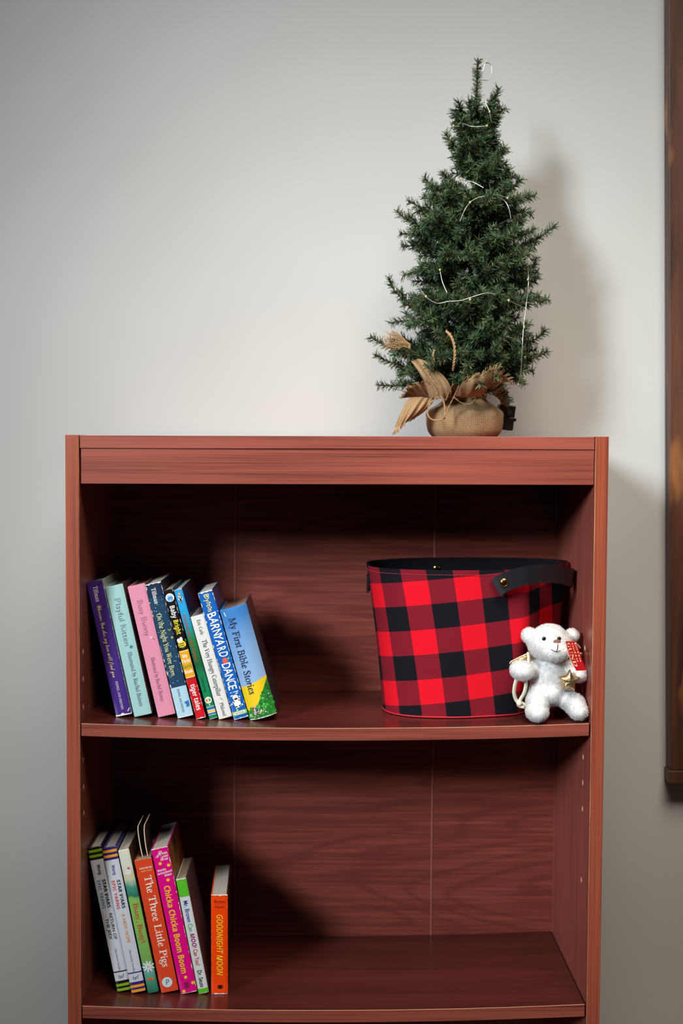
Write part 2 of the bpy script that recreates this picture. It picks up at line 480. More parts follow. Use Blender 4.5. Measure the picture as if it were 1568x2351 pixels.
# 2 aqua
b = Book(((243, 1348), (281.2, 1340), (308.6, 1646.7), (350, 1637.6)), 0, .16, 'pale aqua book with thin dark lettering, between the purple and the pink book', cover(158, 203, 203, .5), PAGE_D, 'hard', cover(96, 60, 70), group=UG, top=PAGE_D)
gk = ink(88, 104, 108)
b.down('Playful Kitten', .10, .46, .36, .34, gk, 'dbl', off=-.014)
b.down('Illustrated by Rachel Baines', .51, .925, .42, .24, gk, 'reg', off=.002)
for a_ in range(4):
    aa = a_ * pi / 4; b.line([(.70 - .1 * cos(aa), .475 - .1 * sin(aa) * b.w / b.h), (.70 + .1 * cos(aa), .475 + .1 * sin(aa) * b.w / b.h)], .03, ink(60, 140, 160))
b.done()
# 3 pink
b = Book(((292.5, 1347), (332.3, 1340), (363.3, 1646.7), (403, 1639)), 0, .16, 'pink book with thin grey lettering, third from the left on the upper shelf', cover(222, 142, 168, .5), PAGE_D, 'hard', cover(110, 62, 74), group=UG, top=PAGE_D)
gk = ink(142, 92, 112)
b.down('Busy Bunny', .115, .385, .34, .32, gk, 'dbl', off=-.014)
b.circle(.66, .405, .07, ink(246, 200, 214)); b.line([(.74, .41), (.82, .425)], .03, gk)
b.down('Illustrated by Rachel Baines', .55, .885, .36, .22, gk, 'reg', off=.002)
b.done()
# 4 navy
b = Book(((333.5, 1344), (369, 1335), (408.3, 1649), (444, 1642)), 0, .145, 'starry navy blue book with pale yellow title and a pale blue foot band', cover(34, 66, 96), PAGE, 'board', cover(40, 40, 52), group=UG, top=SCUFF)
b.band(.0, .10, cover(30, 46, 76), 1); b.band(.775, 1, cover(178, 214, 232), 2)
for _ in range(60):
    b.circle(random.uniform(.05, .95), random.uniform(.12, .77), random.choice([.008, .012, .02, .028]), ink(190, 214, 226), 2, 6)
b.down('Tillman', .035, .15, .30, .30, ink(226, 226, 226), 'serif')
b.down('On the Night You Were Born', .225, .69, .24, .32, ink(232, 228, 150), 'reg', off=.006)
b.circle(.86, .415, .07, ink(210, 168, 60)); b.line([(.72, .35), (.84, .365), (.9, .35)], .04, ink(210, 168, 60))
b.down('FEIWEL AND FRIENDS', .79, .965, .38, .14, ink(60, 70, 90), 'serif')
b.patch([(.62, .895), (.92, .885), (.90, .93), (.70, .935), (.74, .915)], ink(40, 110, 190), 3)
b.wear('LR', .12, SCUFF); b.wear('T', .06, SCUFF); b.wear('B', .06, SCUFF); b.done()
# 5 black / yellow / red
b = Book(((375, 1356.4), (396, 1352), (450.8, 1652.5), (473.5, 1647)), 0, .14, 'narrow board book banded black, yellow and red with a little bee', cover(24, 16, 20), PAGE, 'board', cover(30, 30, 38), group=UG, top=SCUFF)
b.circle(.52, .062, .44, ink(236, 240, 242), 2, 24)
b.circle(.52, .068, .28, ink(70, 150, 214), 3, 20, 1, 1.15); b.circle(.38, .045, .13, WHITE, 4); b.circle(.66, .045, .13, WHITE, 4)
b.circle(.38, .045, .05, BLACK, 5); b.circle(.66, .045, .05, BLACK, 5); b.circle(.52, .085, .14, ink(150, 200, 236), 4)
b.down('Baby', .125, .22, .26, .50, WHITE, 'bold'); b.down('Bright', .235, .345, .26, .50, ink(240, 226, 40), 'bold')
b.circle(.52, .425, .40, ink(246, 216, 40), 3, 20, 1, 1); b.circle(.28, .392, .2, WHITE, 4, 14, .8, 1.2); b.circle(.56, .385, .2, WHITE, 4, 14, .8, 1.2)
for tt in (.415, .43, .445): b.line([(.2, tt + .002), (.5, tt + .004), (.75, tt)], .07, BLACK, 5)
b.band(.47, .685, cover(238, 168, 26), 2)
for tt in (.478, .677):
    for i in range(5): b.line([(.08 + i * .19, tt), (.18 + i * .19, tt)], .06, WHITE)
for tx, tt, cc in (('My', .528, WHITE), ('First', .567, WHITE), ('Sparkly', .607, ink(100, 150, 40)), ('Book', .648, WHITE)):
    b.across(tx, max(.06, .5 - .10 * len(tx) - .05), min(.94, .5 + .10 * len(tx) + .05), tt, .38, cc, 'bold')
b.band(.69, 1, cover(206, 22, 36), 2); b.down('tiger tales', .735, .935, .28, .5, WHITE, 'bold')
b.wear('R', .14, SCUFF); b.wear('LB', .08, SCUFF); b.done()
# 6 blue to green
t = NT('cover_blue_to_green', .35, .5); cv = t.coord('Generated'); sx = t.n('ShaderNodeSeparateXYZ'); t.l(cv, sx.inputs[0])
t.col(t.ramp(sx.outputs[2], [(.30, S(18, 132, 84)), (.42, S(24, 96, 58)), (.62, S(28, 128, 70)), (.80, S(40, 160, 214)), (1, S(44, 158, 226))]))
b = Book(((400, 1356.4), (417.6, 1352), (481, 1652.5), (500, 1649)), 0, .145, 'thin board book fading from sky blue to green with a hot-air balloon mark', t.m, PAGE, 'board', cover(30, 38, 74), group=UG, top=SCUFF)
b.circle(.5, .072, .26, WHITE, 3, 12, 1, 1.1); b.line([(.35, .05), (.5, .09), (.66, .06)], .12, WHITE, 3); b.circle(.52, .035, .15, ink(236, 170, 60), 4, 8); b.line([(.55, .09), (.57, .105)], .1, ink(150, 80, 160), 3); b.circle(.3, .082, .07, ink(210, 50, 50), 4, 8)
b.down('Goose on the loose', .19, .555, .22, .46, ink(196, 56, 46), 'sans')
b.down('Usborne', .675, .79, .30, .36, ink(16, 60, 44), 'sans')
b.circle(.5, .857, .42, WHITE, 3, 22)
for i, cc in enumerate(((214, 60, 60), (240, 170, 50), (250, 226, 80), (90, 170, 90), (90, 120, 200))):
    b.circle(.26 + i * .12, .857, .085, ink(*cc), 4, 16, .7, 3.6 - abs(i - 2) * .6)
b.circle(.5, .893, .09, WHITE, 4, 10)
for t0, t1, cc in ((.906, .910, (236, 238, 236)), (.915, .930, (40, 104, 190)), (.930, .934, (236, 238, 236)), (.934, .950, (238, 196, 40)), (.950, .954, (236, 238, 236)), (.954, .968, (40, 104, 190)), (.968, .971, (236, 238, 236))):
    b.band(t0, t1, ink(*cc), 3)
b.wear('TB', .05, SCUFF); b.done()
# 7 white
b = Book(((436.5, 1417.8), (466.5, 1412), (501.2, 1652.5), (532.7, 1647)), 0, .12, 'short white board book with small black title, left of the bright blue one', cover(226, 226, 224), PAGE, 'board', cover(210, 208, 204), group=UG, dx=.0010)
gk = ink(50, 50, 58)
b.down('Eric Carle', .04, .185, .38, .27, gk, 'reg', off=.002)
b.down('The Very Hungry Caterpillar', .235, .785, .34, .36, gk, 'reg', off=.002)
b.line([(.5, .80), (.6, .815), (.66, .83)], .05, ink(214, 180, 176)); b.down('Philomel', .85, .98, .36, .28, gk, 'reg', off=.002)
b.wear('B', .05, ink(200, 190, 160)); b.done()
# 8 bright blue
b = Book(((454.8, 1363), (487, 1354), (537.7, 1654), (571, 1645)), 0, .118, 'bright blue worn board book with large white hand lettering', cover(22, 96, 186), PAGE, 'board', cover(26, 60, 118), group=UG, top=SCUFF)
yk = ink(242, 226, 130)
for i, ch in enumerate('Boynton'):
    b.down(ch, .022 + i * .0195, .022 + i * .0195 + (.024 if i == 0 else .017), .34 + (.05 if i % 2 else .0), .36, yk, 'slant' if i % 2 else 'sans', off=.012)
wd_ = [('B', .165, .206), ('A', .206, .252), ('R', .256, .296), ('N', .30, .345), ('Y', .338, .386), ('A', .376, .424), ('R', .436, .472), ('D', .476, .514)]
for i, (ch, a_, c_) in enumerate(wd_): b.down(ch, a_, c_, .22 + .03 * (i % 2), .62, WHITE, 'sans', off=.012, shear=.12 * (1 if i % 3 else -1))
b.circle(.52, .545, .2, ink(226, 84, 82), 3, 18); b.circle(.78, .535, .07, ink(130, 190, 60), 4, 10, 1.4, .8, .6)
for i, (ch, a_, c_) in enumerate([('D', .565, .607), ('A', .607, .654), ('N', .657, .70), ('C', .704, .738), ('E', .742, .773), ('!', .79, .797)]):
    b.down(ch, a_, c_, .22 + .03 * (i % 2), .60, WHITE, 'sans', off=.012)
# plain white dancing farm animal
b.circle(.5, .835, .2, WHITE, 3, 14, 1, .9); b.circle(.52, .88, .25, WHITE, 3, 16, .95, 1.35); b.line([(.35, .815), (.22, .82)], .07, WHITE); b.line([(.6, .81), (.72, .805)], .07, WHITE)
b.line([(.34, .865), (.2, .872), (.14, .882)], .09, WHITE); b.line([(.70, .865), (.76, .845), (.80, .836)], .09, WHITE); b.line([(.42, .905), (.38, .925), (.4, .935)], .1, WHITE); b.line([(.62, .905), (.76, .905), (.84, .9)], .1, WHITE)
b.line([(.4, .842), (.6, .838)], .04, ink(170, 150, 156), 4)
b.band(.94, .972, ink(140, 196, 80), 3); b.patch([(.14, .947), (.86, .945), (.9, .955), (.86, .965), (.14, .967), (.1, .957)], WHITE, 4); b.across('workman', .18, .82, .961, .13, BLACK, 'sans', ly=5)
b.wear('LR', .14, SCUFF); b.wear('TB', .06, SCUFF); b.done()
# 9 sky blue, yellow, green
t = NT('cover_painted_sky', .3, .5); cv = t.coord('Generated'); sx = t.n('ShaderNodeSeparateXYZ'); t.l(cv, sx.inputs[0])
nz = t.noise(t.coord('Object', (40, 10, 12)), 1, 2)
t.col(t.ramp(t.math('ADD', sx.outputs[2], t.math('MULTIPLY', nz, .18)), [(.35, S(152, 186, 226)), (.75, S(126, 168, 218)), (1, S(66, 130, 200))]))
b = Book(((505.4, 1399), (566, 1388), (575, 1653.4), (637.5, 1637)), 0, .115, 'thick padded book painted with blue sky, yellow field and green bushes', t.m, mat('shaded_page_tops', S(150, 120, 104), .9), 'hard', cover(54, 42, 48), group=UG, round_=.009)  # dark side cover and page tops have shade put into their colour
n = 12; s_ = []
b.mb.grid([[b.pt(i / n, .70 - .05 * (i / n) ** 1.6, 1) for i in range(n + 1)], [b.pt(i / n, 1, 1) for i in range(n + 1)]][::-1], b.k(ink(240, 204, 20)))
b.mb.grid([[b.pt(i / n, min(.965, .905 + .02 * sin(i * 1.9) - .0 * i if i < 5 else .905 - .235 * ((i - 4) / 8) ** 1.1), 2) for i in range(n + 1)], [b.pt(i / n, .998, 2) for i in range(n + 1)]][::-1], b.k(ink(32, 128, 44)))
for _ in range(110):
    u = random.random(); lo = .9 if u < .4 else .9 - .23 * ((u - .38) / .62) ** 1.1
    tt = random.uniform(lo, .985); gcol = random.choice([(34, 138, 46), (22, 96, 34), (66, 176, 60), (44, 150, 50), (28, 112, 40)])
    b.circle(u * .96 + .02, tt, random.uniform(.03, .075), ink(*gcol), 3, 9)
for _ in range(42):
    u = random.random(); lo = .9 if u < .4 else .91 - .21 * ((u - .38) / .62) ** 1.1
    b.circle(u * .94 + .03, random.uniform(lo, .985), random.uniform(.010, .022), WHITE, 4, 7)
b.down('My First Bible Stories', .085, .775, .24, .26, ink(26, 30, 66), 'reg', off=.012)
for i, cc in enumerate(((200, 60, 40), (240, 240, 240), (50, 90, 190), (30, 60, 140), (230, 150, 40))): b.line([(.22 + i * .05, .905 + .003 * i % 2), (.22 + i * .05, .93)], .04, ink(*cc), 5)
b.line([(.2, .934), (.46, .93)], .02, BLACK, 6); b.patch([(.22, .94), (.48, .937), (.48, .955), (.24, .962)], ink(230, 210, 204), 5)
for i in range(5): b.circle(.26 + i * .045, .951 - .001 * i, .018, ink(190, 50, 50), 6, 6)
b.circle(.30, .885, .06, ink(240, 190, 110), 4, 10)
b.line([(.14, .025), (.17, .06)], .03, WHITE); b.wear('B', .03, SCUFF); b.done()

# lower shelf: 10, 11 striped pair
for (px, lab, dark, stripe, epic, ttl, tcol, sd) in (
    (((199.3, 1949), (230, 1942), (267.6, 2279), (299.5, 2273)), 'white-spined book with black and lime stripes, leftmost on the lower shelf', (30, 22, 24), (132, 176, 28), (70, 150, 190), ('RETURN OF', 'THE JEDI'), (40, 40, 54), cover(18, 14, 16)),
    (((234.3, 1952), (266, 1942), (302.5, 2284), (334.5, 2278)), 'white-spined book with indigo and orange stripes, second on the lower shelf', (50, 38, 118), (238, 158, 34), (214, 58, 48), ('A NEW HOPE',), (226, 140, 60), cover(40, 48, 118))):
    b = Book(px, 1, .142, lab, cover(*dark), PAGE, 'hard', sd, group=LG, dx=.0014 if len(ttl) == 2 else 0)
    b.band(.085, .925, cover(206, 212, 224, .5), 1)
    for t0 in (.016, .050, .945, .977): b.band(t0, t0 + .018, ink(*stripe), 2)
    b.band(.858, .866, ink(*dark), 2)
    b.down('Wang', .12, .187, .42, .22, ink(*[x + 20 for x in dark]), 'bold')
    b.down('STAR WARS', .225, .42, .56, .24, BLACK, 'bold', off=.004); b.down('EPIC YARNS', .225, .42, .20, .22, ink(*epic), 'bold')
    if len(ttl) == 2:
        b.down(ttl[0], .46, .64, .56, .22, ink(*tcol), 'sans', off=.01); b.down(ttl[1], .49, .63, .22, .22, ink(*tcol), 'sans', off=.01)
    else: b.down(ttl[0], .455, .655, .42, .24, ink(*tcol), 'sans', off=.01)
    b.down('chronicle books', .70, .855, .43, .15, ink(60, 62, 80), 'reg')
    gk = ink(40, 40, 60)
    for uu, tt in ((.40, .902), (.58, .899)): b.line([(uu + .08 * cos(q * pi / 4), tt + .08 * sin(q * pi / 4) * b.w / b.h) for q in range(9)], .025, gk)
    b.line([(.48, .899), (.50, .898)], .025, gk); b.line([(.33, .899), (.36, .884)], .025, gk); b.line([(.65, .896), (.72, .882), (.68, .884)], .025, gk)
    b.done()
# 12 meadow
t = NT('cover_painted_meadow', .5, .4); cv = t.coord('Generated'); sx = t.n('ShaderNodeSeparateXYZ'); t.l(cv, sx.inputs[0])
nz = t.noise(t.coord('Object', (90, 20, 40)), 1, 3)
z_ = t.math('ADD', sx.outputs[2], t.math('MULTIPLY', t.math('SUBTRACT', nz, .5), .07))
t.col(t.ramp(z_, [(0, S(30, 104, 84)), (.09, S(70, 150, 130)), (.17, S(120, 180, 170)), (.22, S(118, 168, 84)), (.5, S(136, 190, 92)), (.665, S(128, 186, 92)), (.68, S(40, 118, 96)), (.74, S(70, 150, 130)), (.79, S(196, 206, 178)), (.83, S(222, 204, 164)), (.88, S(214, 222, 212)), (1, S(226, 224, 204))]))
b = Book(((269.8, 1954.5), (294, 1951), (338, 2283.8), (363.4, 2280)), 1, .15, 'cream and green painted book with red title and a white daisy', t.m, PAGE, 'board', cover(86, 66, 48), group=LG, top=SCUFF, dx=.0012)
b.circle(.50, .155, .34, ink(224, 228, 228), 2, 14, 1, .8); b.circle(.62, .13, .10, ink(206, 52, 60), 3, 8, 1.4, .7, -.5); b.circle(.66, .12, .07, ink(224, 190, 90), 4, 8)
b.down('Busy, Busy!', .37, .65, .34, .46, ink(206, 70, 30), 'reg', off=.008)
for i in range(9):
    aa = i * 2 * pi / 9 + .3; b.circle(.55 + .33 * cos(aa), .815 - .33 * sin(aa) * b.w / b.h, .26, ink(226, 236, 242), 3, 10, 1, .3, aa)
b.circle(.55, .815, .10, ink(236, 176, 50), 4, 10)
for uu in (.3, .5, .7): b.circle(uu, .902, .13, ink(226, 122, 40), 3, 9)
b.done()
# 13 orange with curved inner pages
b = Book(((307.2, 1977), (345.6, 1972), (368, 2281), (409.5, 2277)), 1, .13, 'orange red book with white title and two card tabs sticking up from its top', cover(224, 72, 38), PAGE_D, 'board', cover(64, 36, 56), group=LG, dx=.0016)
og = ink(246, 196, 120)
b.across('SLIDE AND SEE', .2, .92, .072, .10, WHITE, 'bold'); b.across('FAIRY TALES', .26, .90, .093, .08, og, 'bold')
b.down('The Three Little Pigs', .125, .81, .38, .42, ink(242, 236, 228), 'reg', off=.010)
b.circle(.46, .925, .30, ink(206, 226, 232), 3, 28); b.across('P', .36, .58, .945, .32, ink(60, 70, 86), 'slant', ly=4)
for uz in (((.42, 0), (.41, .3), (.43, .6), (.46, .85), (.52, 1)), ((.72, 0), (.72, .3), (.76, .6), (.82, .85), (.90, 1))):
    c_ = spline([Vector((u * b.w, 0, b.h - .0004 + .046 * z)) for u, z in uz], 4); pm = MB()
    f0 = [p_ + Vector((-.0006, .012, 0)) for p_ in c_]; f1 = [p_ + Vector((.0006, .012, 0)) for p_ in c_]; dv = Vector((0, .055, 0))
    k0 = [p_ + dv for p_ in f0]; k1 = [p_ + dv for p_ in f1]
    pm.grid([f0, f1], 0); pm.grid([f1, k1], 1); pm.grid([k1, k0], 1); pm.grid([k0, f0], 1); pm.poly([f0[-1], f1[-1], k1[-1], k0[-1]], 0)
    pm.build('pull_tab', [mat('pale_card_edge', S(236, 218, 190), .8), mat('shaded_card_face', S(58, 34, 36), .6)], b.root)  # card faces coloured dark to stand for the shadow between the tabs
b.wear('LT', .02, ink(240, 170, 120)); b.done()
# 14 magenta
b = Book(((346.5, 1951.7), (385, 1945), (414.8, 2282.8), (452, 2278)), 1, .125, 'magenta board book with yellow title and yellow dots', cover(226, 8, 134), PAGE, 'board', None, group=LG, top=SCUFF)
t = NT('cover_red_orange_green', .4, .5); cv = t.coord('Object', (30, 14, 16)); t.col(t.ramp(t.noise(cv, 1, 1), [(.35, S(126, 32, 40)), (.5, S(176, 96, 40)), (.62, S(120, 104, 46)), (.7, S(90, 30, 50))]))
b.mb.box(b.w - .0002, b.w + .0002, .002, b.d - .001, .001, b.h - .001, 0, b.k(t.m))
yk = ink(246, 196, 36)
b.across('A', .16, .40, .062, .26, WHITE, 'script'); b.across('C', .38, .60, .052, .34, WHITE, 'script'); b.across('lassic', .58, .92, .046, .15, WHITE, 'bold')
b.across('B', .42, .62, .088, .30, WHITE, 'script'); b.across('oard', .62, .92, .066, .14, WHITE, 'bold'); b.across('ook', .64, .90, .086, .14, WHITE, 'bold')
for uu, tt in ((.36, .105), (.84, .125), (.63, .222), (.50, .893), (.86, .938), (.23, .985)): b.circle(uu, tt, .10, yk, 3, 16)
b.across('Martin', .12, .64, .158, .13, WHITE, 'bold', off=.01, slope=.004); b.across('Archambault', .08, .98, .180, .13, WHITE, 'bold', slope=.010); b.across('Ehlert', .48, .92, .196, .13, WHITE, 'bold', off=.01, slope=.003)
b.down('Chicka Chicka Boom Boom', .26, .865, .30, .36, yk, 'bold', off=.008)
for q in range(4): b.line([(.36 + .07 * q, .925), (.34 + .08 * q, .965)], .05, ink(120, 20, 80))
b.wear('R', .10, SCUFF); b.wear('T', .04, SCUFF); b.wear('B', .04, SCUFF); b.done()
# 15 white and green
b = Book(((403.6, 2020), (427, 2016), (456, 2281), (479.2, 2278)), 1, .098, 'small slim white board book with green ends and multicoloured lettering', cover(214, 220, 222), PAGE_D, 'board', cover(96, 70, 74), group=LG, top=SCUFF)
gk = ink(86, 190, 30); b.band(0, .155, gk, 1); b.band(.958, 1, gk, 1)
for tx, t0, t1, cc, st in (('Mr. Brown', .19, .375, (60, 70, 170), 'sans'), ('Can', .39, .457, (80, 170, 110), 'sans'), ('MOO!', .475, .602, (160, 30, 110), 'boldslant'), ('Can You?', .615, .757, (196, 50, 60), 'sans'), ('Dr. Seuss', .80, .945, (40, 40, 46), 'sans')):
    b.down(tx, t0, t1, .30, .44, ink(*cc), st, off=.012 if st == 'sans' else 0)
b.wear('T', .06, SCUFF); b.wear('B', .03, SCUFF); b.done()
# 16 orange upright
b = Book(((481.3, 2054.6), (519.6, 2053.8), (482.2, 2281.9), (519.8, 2281.4)), 1, .136, 'bright orange board book standing upright at the right end of the lower row', cover(246, 70, 6), PAGE, 'board', cover(60, 30, 26), yaw=radians(2.2), group=LG, top=SCUFF, dx=.0018)
gk = ink(110, 30, 14)
b.across('Brown', .2, .84, .078, .17, gk, 'sans', off=.006); b.line([(.18, .088), (.86, .087)], .012, gk); b.across('Hurd', .26, .78, .133, .17, gk, 'sans', off=.006)
b.down('GOODNIGHT MOON', .20, .81, .34, .36, ink(240, 222, 50), 'slant', off=.004)
for tt in (.917, .934): b.line([(.42, tt), (.66, tt)], .09, BLACK); b.line([(.54, .912), (.54, .94)], .1, BLACK)
b.wear('TB', .05, SCUFF); b.wear('LR', .03, ink(250, 190, 150)); b.done()

# ------------------------------------------------------------------ plaid storage basket
SQ = .0366
t = NT('red_black_check_cloth', .9, .15)
uv = t.coord('UV'); sx = t.n('ShaderNodeSeparateXYZ'); t.l(uv, sx.inputs[0]); U_, V_ = sx.outputs[0], sx.outputs[1]
su = t.math('LESS_THAN', t.math('FRACT', t.math('MULTIPLY', U_, .5)), .5); sv = t.math('LESS_THAN', t.math('FRACT', t.math('MULTIPLY', V_, .5)), .5)
tw = t.math('GREATER_THAN', t.math('SINE', t.math('MULTIPLY', t.math('ADD', U_, t.math('MULTIPLY', V_, 1.2)), 95)), .45)
RED = S(226, 18, 38); INK = S(19, 18, 26)
both = t.math('MULTIPLY', su, sv); any_ = t.math('MAXIMUM', su, sv); half = t.mix(tw, S(100, 22, 36), S(170, 22, 40)); half = t.mix(.55, half, S(124, 24, 40))
c = t.mix(any_, INK, t.mix(both, half, RED))
fz = t.noise(t.coord('UV', (1, 1, 1)), 60, 3, .7)
c = t.mix(.35, c, t.ramp(fz, [(.3, (.5, .5, .5, 1)), (.7, (1.4, 1.4, 1.4, 1))]), 'MULTIPLY')
t.col(c); t.bump(fz, .35, .0006)
PLAID = t.m
LINING = mat('navy_black_lining', S(15, 15, 22), .9, spec=.15)
ctrl = [(841, .140), (862, .090), (925, .058), (1035, .044), (1130, .048), (1190, .056), (1218, .066), (1240, .092), (1264, .122), (1303, .156), (1286, .196), (1210, .225), (1080, .236), (950, .226), (862, .186)]
zr = P(1100, 1280, .234).z
pl = [P(px, 1300, y) for px, y in ctrl]
rim = spline([(p.x, p.y, 0) for p in pl], 10, True)
cen = sum(rim, Vector()) / len(rim)
zf = shelf_z(0, cen.x) + .0018
NR = 26; N = len(rim)
def ring_at(f, inset=0):
    """f = 0 at the rim, 1 at the foot"""
    k_ = 1 - .155 * f - .012 * sin(f * pi); out = []
    for i, p in enumerate(rim):
        d_ = p - cen; q = cen + d_ * k_ - d_.normalized() * inset
        zz = zr + (zf - zr) * f
        zz += (shelf_z(0, q.x) + .0018 - zf) * f ** 4
        zz -= .0022 * max(0, 1 - f * 6) * (1 if p.y < cen.y else 0)
        out.append(Vector((q.x, q.y, zz)))
    return out
bas = thing('storage_basket', (cen.x, cen.y, zf), 'red and black checked fabric basket with leather handles on the upper shelf', 'basket')
off = bas.location.copy()
mb = MB(); rows = [ring_at(i / NR) for i in range(NR + 1)]
# perimeter length, measured from the point nearest the viewer
i0 = 30; s_len = [0] * (N + 1)
for i in range(N): s_len[i + 1] = s_len[i] + (rim[(i + 1) % N] - rim[i]).length
tot = s_len[N]; ca, sa = cos(radians(6.5)), sin(radians(6.5))
uvs = []
rows2 = [r + [r[0]] for r in rows]
for j, r in enumerate(rows2):
    f = j / NR
    for i in range(N + 1):
        s_ = (s_len[i] - s_len[i0]) * (1 - .10 * f); hgt = -(zr - zf) * 1.02 * f
        if i == N: s_ = (tot - s_len[i0]) * (1 - .10 * f)
        uu = (s_ * ca + hgt * sa) / SQ; vv = (-s_ * sa + hgt * ca) / SQ
        uvs.append((uu / 1.03 + 40 - .06, vv + 40 + 1.34))
mb.grid(rows2); mb.uv = uvs
body = mb.build('fabric_body', PLAID, bas, smooth=True, off=off)
mb = MB(); inn = [ring_at(i / 10 * .98, .0035) for i in range(11)]
for p in inn[0]: p.z -= .0003
mb.grid(inn, closed=True); mb.poly(inn[-1]); mb.grid([ring_at(0), inn[0]], closed=True)
mb.build('lining', LINING, bas, smooth=True, off=off)
bt = ring_at(1); mb = MB(); mb.poly(bt[::-1]); mb.build('base', LINING, bas, off=off)
PIPE = mat('red_piping', S(190, 22, 36), .7)
mb = MB(); mb.tube([p + Vector((0, -.0005, .0003)) for p in ring_at(1)], .0012, 6, closed=True); mb.build('piping', PIPE, bas, True, off=off)
# stitching under the rim
mb = MB(); st = ring_at(.034, -.0006)
acc = 0; on = True; start = st[0]
for i in range(N):
    a_, b_ = st[i], st[(i + 1) % N]; L = (b_ - a_).length; m_ = max(1, int(L / .0024))
    for q in range(m_):
        p0 = a_.lerp(b_, q / m_); p1 = a_.lerp(b_, (q + .6) / m_); mb.tube([p0, p1], .00035, 4)
mb.build('stitching', mat('pinkish_thread', S(196, 60, 78), .8), bas, off=off)
# leather handles with brass rivets
t = NT('black_leather', .36, .5); t.b.inputs['Base Color'].default_value = S(26, 28, 34); t.bump(t.noise(t.coord('Object'), 900, 3, .6), .25, .0003)
LEATHER = t.m
BRASS = mat('polished_brass', S(222, 178, 96), .18, 1)
def strap(path, up, wdt, th=.0026):
    rows = [[], [], [], []]
    n = len(path)
    for i, p in enumerate(path):
        tg = (path[min(n - 1, i + 1)] - path[max(0, i - 1)]).normalized()
        u_ = (up - tg * up.dot(tg)).normalized(); nn = tg.cross(u_)
        for q, (su_, sn) in enumerate(((-1, -1), (1, -1), (1, 1), (-1, 1))): rows[q].append(p + u_ * wdt / 2 * su_ + nn * th / 2 * sn)
    m_ = MB(); m_.grid([rows[0], rows[1], rows[2], rows[3], rows[0]])
    for e in (0, -1): m_.poly([r[e] for r in rows])
    return m_
hp = [P(1138, 1349, .044), P(1157, 1338, .042), P(1185, 1327, .042), P(1215, 1320, .045), P(1250, 1317, .058), P(1285, 1319, .080), P(1308, 1325, .102), P(1315, 1328, .118), P(1312, 1330, .136)]
path = spline(hp, 8)
m_ = strap(path, Vector((.12, 0, 1)), .0265)
hd = m_.build('handle', LEATHER, bas, off=off)
rv = P(1157, 1337.5, .0395)
mb = MB(); mb.ball(rv, (.0062, .0028, .0062), 0, 18, 10); mb.build('rivet', BRASS, hd, True, off=off)
# the opposite handle, mostly behind the basket
i1 = 118
hp2 = [ring_at(.16, -.004)[i] for i in range(118, 148, 4)]
c2 = hp2[len(hp2) // 2]; m2 = []
for i, p in enumerate(hp2):
    o_ = (p - cen); o_.z = 0; o_.normalize(); m2.append(p + o_ * .016 * sin(pi * i / (len(hp2) - 1)))
hd2 = strap(spline(m2, 4), Vector((0, 0, 1)), .0265).build('handle', LEATHER, bas, off=off)
ri = P(1003, 1304, .228)
mb = MB(); mb.ball(ri, (.006, .002, .005), 0, 14, 8); mb.build('rivet', BRASS, hd2, True, off=off)

# ------------------------------------------------------------------ plush bear
def bp(X, Y, y): return P(1120 + X / 5.6, 1400 + Y / 5.6, y - .012)      # positions read from an enlarged view of the bear
PXM = 1640 * 5.6
def rr_(v): return v / PXM
bl_ = [  # centre, radii
    (bp(790, 450, .058), (rr_(285), .036, rr_(225)), 0), (bp(868, 545, .030), (rr_(185), .020, rr_(140)), 0),
    (bp(530, 345, .066), (rr_(100), .010, rr_(100)), -.5), (bp(1078, 348, .068), (rr_(92), .010, rr_(90)), .4), (bp(800, 320, .056), (rr_(190), .028, rr_(110)), 0),
    (bp(790, 880, .062), (rr_(255), .030, rr_(300)), 0), (bp(780, 1060, .058), (rr_(250), .032, rr_(190)), 0),
    (bp(440, 800, .040), (rr_(155), .020, rr_(122)), .1), (bp(580, 790, .055), (rr_(120), .018, rr_(110)), 0),
    (bp(1150, 840, .048), (rr_(130), .016, rr_(105)), .3), (bp(1040, 780, .058), (rr_(130), .018, rr_(115)), .3),
    (bp(640, 1200, .044), (rr_(150), .026, rr_(170)), 0), (bp(632, 1325, .030), (rr_(142), .024, rr_(125)), 0),
    (bp(1000, 1150, .050), (rr_(160), .024, rr_(130)), .6), (bp(1110, 1230, .044), (rr_(150), .024, rr_(140)), .5), (bp(1160, 1310, .032), (rr_(122), .022, rr_(118)), 0)]
zsh = min(shelf_z(0, c.x) for c, r, a in bl_[-5:])
mb = MB()
for c, r, a in bl_: mb.ball(c, r, 0, 24, 16, Matrix.Rotation(a, 3, 'Y'))
tmp = mb.build('plush', CHIP)
md = tmp.modifiers.new('r', 'REMESH'); md.mode = 'VOXEL'; md.voxel_size = .0017
sm = tmp.modifiers.new('s', 'SMOOTH'); sm.factor = .5; sm.iterations = 6
dg = bpy.context.evaluated_depsgraph_get(); me = bpy.data.meshes.new_from_object(tmp.evaluated_get(dg))
om = tmp.data; bpy.data.objects.remove(tmp); bpy.data.meshes.remove(om)
lo = min(v.co.z for v in me.vertices); fx_ = P(1290, 1655, .03).x
dz = shelf_z(0, fx_) + .0012 - lo
bear = thing('teddy_bear', (fx_ - .02, .045, shelf_z(0, fx_)), 'small white plush bear with a gold star sitting beside the checked basket', 'teddy bear')
off = bear.location.copy(); SH = Vector((0, 0, dz))
t = NT('white_plush', .95, .15); t.col(t.ramp(t.noise(t.coord('Object'), 260, 3, .6), [(.3, S(238, 238, 240)), (.7, S(248, 248, 248))]))
t.b.inputs['Sheen Weight'].default_value = .15; t.b.inputs['Subsurface Weight'].default_value = .7; t.b.inputs['Subsurface Radius'].default_value = (1, 1, 1); t.b.inputs['Subsurface Scale'].default_value = .004
PLUSH = t.m
